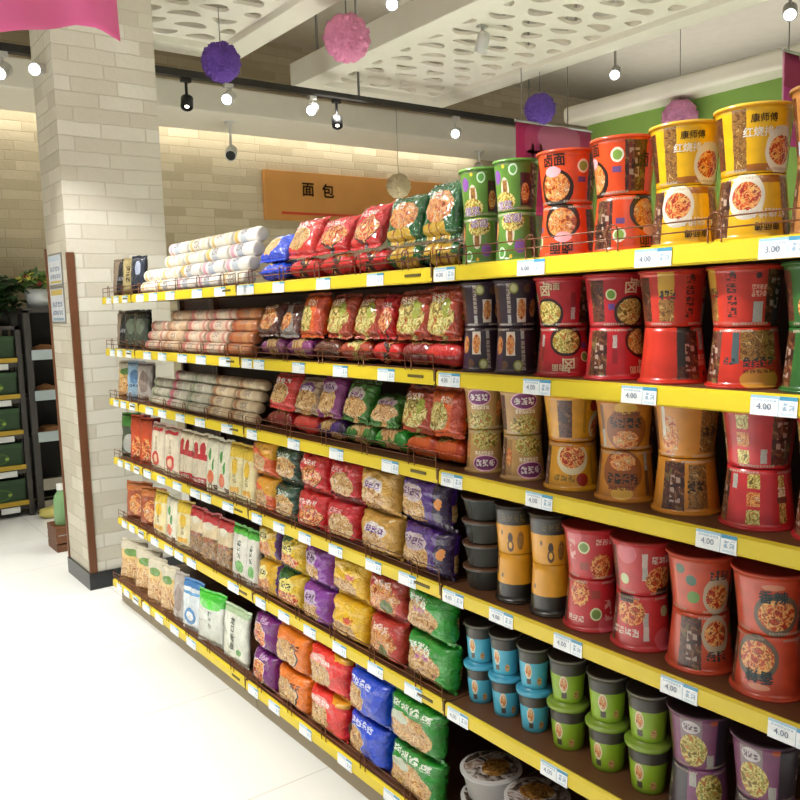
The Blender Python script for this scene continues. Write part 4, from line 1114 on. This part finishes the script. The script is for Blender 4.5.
# shelves four to six of the middle bay: two tiers of upright bags
TIER = [
 (3, [('orangeyellow', 2.875, .16, .152), ('darkgreen', 2.695, .17, .150), ('red', 2.505, .19, .150), ('redface', 2.315, .18, .148), ('tan', 2.11, .21, .150), ('violet', 1.872, .235, .152)]),
 (4, [('yellowpurple', 2.875, .16, .152), ('greenyellow', 2.70, .18, .152), ('purple', 2.51, .19, .152), ('yellow', 2.30, .21, .154), ('redbrown', 2.085, .19, .152), ('green', 1.868, .225, .154)]),
 (5, [('purplebowl', 2.85, .185, .152), ('orangebowl', 2.63, .23, .152), ('scarlet', 2.385, .235, .156), ('cobalt', 2.14, .225, .154), ('leaf', 1.885, .25, .156)]),
]
for k, row in TIER:
    grp = 'noodle bags on the %s of the middle bay' % SHELF[k]
    xf = -.050 if k == 5 else 0.0
    for i, (key, y, w, h) in enumerate(row):
        hl = h-.004
        for tier in (0, 1):
            lb = '%s noodle bag, %s tier, %s from left, %s of middle bay' % (BLOOK[key], ('lower', 'upper')[tier], ORD[i], SHELF[k])
            place_bag(key, w, hl, .095, (xf+.040+.010*tier+random.uniform(-.005, .005), y+random.uniform(-.006, .006), ZS[k]-.003+tier*(hl-.004)), (0, R(6 if tier else 7), R(random.uniform(-4, 4))), lb, grp)

# slim upright packets in the left and far end bays
PLOOK = {'whitered': 'white and red', 'redband': 'red banded white', 'whitegreen': 'white and green', 'yellowwhite': 'pale yellow', 'redtop': 'beige red topped', 'greenwhite': 'green topped white', 'greywhite': 'grey', 'whiteblue': 'white and blue',
         'whitegreentop': 'bright green topped', 'whitetext': 'white lettered', 'noodleclear': 'clear dried noodle', 'darkjelly': 'black', 'darkbeige': 'beige and black', 'darkblue': 'dark blue', 'darkgreenpack': 'dark grey green', 'skyblue': 'sky blue',
         'greendark': 'green and grey', 'orangered': 'orange red', 'rustpack': 'rusty brown', 'yellowpurple': 'yellow'}
PACK = [
 (3, 1, .245, [('whitered', 4.03, .17), ('whitered', 3.84, .16), ('redband', 3.665, .16), ('redband', 3.495, .16), ('whitegreen', 3.36, .105), ('whitegreen', 3.245, .105), ('yellowwhite', 3.13, .105), ('yellowwhite', 3.015, .105)]),
 (4, 1, .235, [('yellowwhite', 4.055, .15), ('whitegreen', 3.895, .14), ('yellowwhite', 3.74, .14), ('redtop', 3.59, .14), ('redtop', 3.44, .14), ('redtop', 3.29, .14), ('greenwhite', 3.13, .15), ('greenwhite', 3.02, .09)]),
 (5, 1, .240, [('noodleclear', 4.05, .16), ('noodleclear', 3.88, .15), ('greywhite', 3.735, .11), ('whiteblue', 3.59, .16), ('whitegreentop', 3.38, .21), ('whitetext', 3.13, .22)]),
 (0, 0, .20, [('darkblue', 4.235, .12), ('darkbeige', 4.36, .11), ('darkjelly', 4.495, .13)]),
 (1, 0, .205, [('darkgreenpack', 4.235, .12), ('darkgreenpack', 4.375, .12), ('darkjelly', 4.515, .12)]),
 (2, 0, .21, [('greywhite', 4.235, .12), ('skyblue', 4.375, .12), ('noodleclear', 4.52, .13)]),
 (3, 0, .25, [('orangered', 4.235, .13), ('orangered', 4.38, .13), ('greendark', 4.525, .13)]),
 (4, 0, .215, [('rustpack', 4.25, .20), ('rustpack', 4.47, .20)]),
 (5, 0, .235, [('noodleclear', 4.26, .21), ('noodleclear', 4.49, .22)]),
]
for k, bay, h, row in PACK:
    row = sorted(row, key=lambda r: -r[1])
    xf = -.046 if k == 5 else 0.0
    for i, (key, y, w) in enumerate(row):
        lb = '%s packet standing, %s from left, %s of %s' % (PLOOK[key], ORD[i], SHELF[k], BAYS[bay][0])
        place_bag(key, w, h, .045, (xf+.028+(.03 if bay == 0 else 0), y, ZS[k]-.003), (0, R(6), R(random.uniform(18, 32) if bay == 0 else random.uniform(0, 14))), lb, 'standing packets on the %s' % SHELF[k], 'noodle_packet', 'packet')
for i, (y, zz) in enumerate(((4.09, .10), (3.98, .12))):
    place_bag('darkjelly', .15, .14, .05, (.20, y, ZS[0]-.003), (0, R(4), 0), ('black packet standing behind the leftmost white rolls, top shelf', 'black packet standing behind second column of white rolls, top shelf')[i], 'standing packets on the top shelf', 'noodle_packet', 'packet')

# ------------------------------------------------------------------ paper wrapped noodle rolls
def roll_mat(name, base, bands):
    """bands along the roll: u = 0..1 along its length"""
    return art('roll_'+name, base, [('rect', a, -.1, b, 1.1, c) for a, b, c in bands]+[('glyph', .35, .4, .62, .6, '8a7a70', 4)], 1.3, .4, .3, wob=.015, wrinkle=.2)
ROLLS = {
 'whitepink': roll_mat('whitepink', 'e6e1da', [(.12, .26, 'd8a4b4'), (.36, .60, 'b8c0cc')]),
 'whiteyellow': roll_mat('whiteyellow', 'e4dfd6', [(.10, .24, 'd8b458'), (.34, .58, 'c0c6cc')]),
 'whitegold': roll_mat('whitegold', 'e2dccf', [(.15, .28, 'd0b478'), (.75, .9, 'ddd2b4')]),
 'beigepink': roll_mat('beigepink', 'cfb49c', [(.1, .25, 'b86a62'), (.4, .62, 'd8c8b4'), (.8, .9, 'b8786a')]),
 'beige': roll_mat('beige', 'c4a586', [(.1, .2, 'a87858'), (.45, .65, 'd8c4a8')]),
 'rust': roll_mat('rust', 'b06a3c', [(.08, .2, '9a4a28'), (.6, .8, 'c08858')]),
 'sagepink': roll_mat('sagepink', 'b8b4a0', [(.1, .3, 'b0586a'), (.45, .7, 'c8c4b8')]),
 'sage': roll_mat('sage', 'b0ac98', [(.12, .22, '7a8a6a'), (.5, .7, 'c4c0b0')]),
 'oat': roll_mat('oat', 'c0aa88', [(.1, .22, '9a6a48'), (.5, .72, 'd0c0a4')]),
}
def roll_mesh(rad, L):
    mb = MB()
    n, m = 20, 12
    vs, uvs, fs = [], [], []
    for i in range(m+1):
        t = i/m
        e = min(t, 1-t)*L
        rr = rad*(1-.22*max(0, 1-e/.012)**2)*(1+.015*math.sin(i*2.1))
        for k in range(n+1):
            a = 2*PI*k/n
            vs.append((rr*math.cos(a), L/2-t*L, rr*math.sin(a))); uvs.append((t, k/n))
    w = n+1
    for i in range(m):
        for k in range(n):
            fs.append((i*w+k, i*w+k+1, (i+1)*w+k+1, (i+1)*w+k))
    mb.add(vs, fs, 0, uvs, True)
    for t, y in ((0, L/2), (m, -L/2)):
        c = len(mb.v)
        mb.v.append((0, y*.97, 0))
        for k in range(n):
            mb.f.append([t*w+k, t*w+k+1, c] if t else [t*w+k+1, t*w+k, c]); mb.m.append(0); mb.s.append(True)
            mb.uv.append([(t/m, .5)]*3)
    return mb
RP = {}
def place_roll(key, rad, loc, rot, label, group):
    if (key, rad) in RP:
        return dup(RP[(key, rad)], loc, rot, label, group)
    o = merge(roll_mesh(rad, .225).build('noodle_roll', ROLLS[key]), 1e-5)
    o.location = loc; o.rotation_euler = rot
    RP[(key, rad)] = tag(o, label, 'noodle roll', group)
    return o
RSH = [(0, 'white', .0305, ['whitegold', 'whitepink', 'whitepink', 'whiteyellow', 'whitegold'], 4), (1, 'beige', .0255, ['rust', 'beigepink', 'beigepink', 'beige', 'beigepink'], 4), (2, 'grey beige', .0235, ['oat', 'oat', 'sage', 'sagepink', 'sage'], 4)]
for k, look, rad, cols, nl in RSH:
    for c in range(5):
        y = 3.065+c*.236
        for l in range(nl):
            if c == 4 and l >= 2 and k == 0: continue
            if c == 4 and l >= 3: continue
            key = cols[(c+(l if k == 0 else 0)) % 5] if k == 0 else cols[c]
            lk = {'rust': 'rust orange', 'whitepink': 'white and pink', 'whiteyellow': 'white and yellow', 'whitegold': 'cream and gold'}.get(key, look)
            lb = '%s noodle roll, %s layer up, %s column from left, %s' % (lk, ORD[l], ORD[4-c], SHELF[k])
            place_roll(key, rad, (.052+.36*rad*2*l, y, ZS[k]-.004+rad+.93*2*rad*l), (0, random.uniform(0, 1.2), random.uniform(-.012, .012)), lb, 'noodle rolls on the %s' % SHELF[k])

# ================================================================== LIGHT
def spot(name, loc, tgt, power, angle, col=(1, .98, .95), rad=.04, blend=.5):
    l = bpy.data.lights.new(name, 'SPOT'); l.energy = power; l.spot_size = R(angle); l.spot_blend = blend; l.color = col; l.shadow_soft_size = rad
    o = bpy.data.objects.new(name, l); COL.objects.link(o); o.location = loc
    o.rotation_euler = (Vector(tgt)-Vector(loc)).to_track_quat('-Z', 'Y').to_euler()
def area(name, loc, tgt, power, sx, sy, col=(1, .975, .94), spread=180):
    l = bpy.data.lights.new(name, 'AREA'); l.shape = 'RECTANGLE'; l.size = sx; l.size_y = sy; l.energy = power; l.color = col; l.spread = R(spread)
    o = bpy.data.objects.new(name, l); COL.objects.link(o); o.location = loc
    o.rotation_euler = (Vector(tgt)-Vector(loc)).to_track_quat('-Z', 'Y').to_euler()
spot('aisle_spot', (-1.6, 2.3, 3.4), (.1, 1.12, 2.28), 480, 37, rad=.03, blend=.35)
spot('aisle_spot', (-1.75, 3.3, 3.4), (.1, 2.4, 2.28), 330, 37, blend=.35)
spot('aisle_spot', (-1.75, 4.4, 3.4), (.1, 3.6, 2.28), 380, 38, blend=.35)
spot('pillar_spot', (-1.0, 3.75, 3.35), (.2, 4.93, .8), 190, 52, col=(1, .98, .95))
area('aisle_lamp', (-1.75, 3.5, 3.45), (-1.75, 3.52, 0), 105, .6, 4.6, col=(1, .99, .97), spread=84)
area('store_fill', (-4.0, 3.0, 3.6), (-4.0, 3.02, 0), 200, 2.5, 6, col=(1, .99, .97), spread=95)  # unseen fill, added to brighten the floor and its bounce to the ceiling
area('store_fill', (-1.5, -2.0, 3.6), (-.8, 0, 2.4), 24, 4, 1.5)  # unseen fill added for banners and other surfaces facing the camera
area('right_aisle_fill', (2.4, 3.6, 3.3), (2.4, 3.62, 0), 190, .5, 5, spread=95)  # unseen fill: its floor bounce brightens the large lattice panel
area('cove_light', (1.5, 7.63, 3.42), (1.5, 7.66, 0), 30, 8, .08, (1, .96, .87))
area('ceiling_fill', (3.1, 4.0, 3.78), (3.1, 4.02, 5), 22, .3, 4)  # added uplights, hidden above the panels, to lift the dark upper ceiling
area('ceiling_fill', (0, 4.0, 3.78), (0, 4.02, 5), 14, .3, 4)
area('ceiling_fill', (6.5, 4.0, 3.6), (6.5, 4.02, 5), 40, 2, 5)  # added uplight for the ceiling further right
w = bpy.data.worlds.new('world'); SC.world = w; w.use_nodes = True
bgn = w.node_tree.nodes['Background']
bgn.inputs[0].default_value = (1, .97, .92, 1); bgn.inputs[1].default_value = .30

vs_ = SC.view_settings
vs_.view_transform = 'Standard'; vs_.look = 'None'; vs_.gamma = 1; vs_.exposure = 0.0
try: vs_.use_curve_mapping = False
except Exception: pass
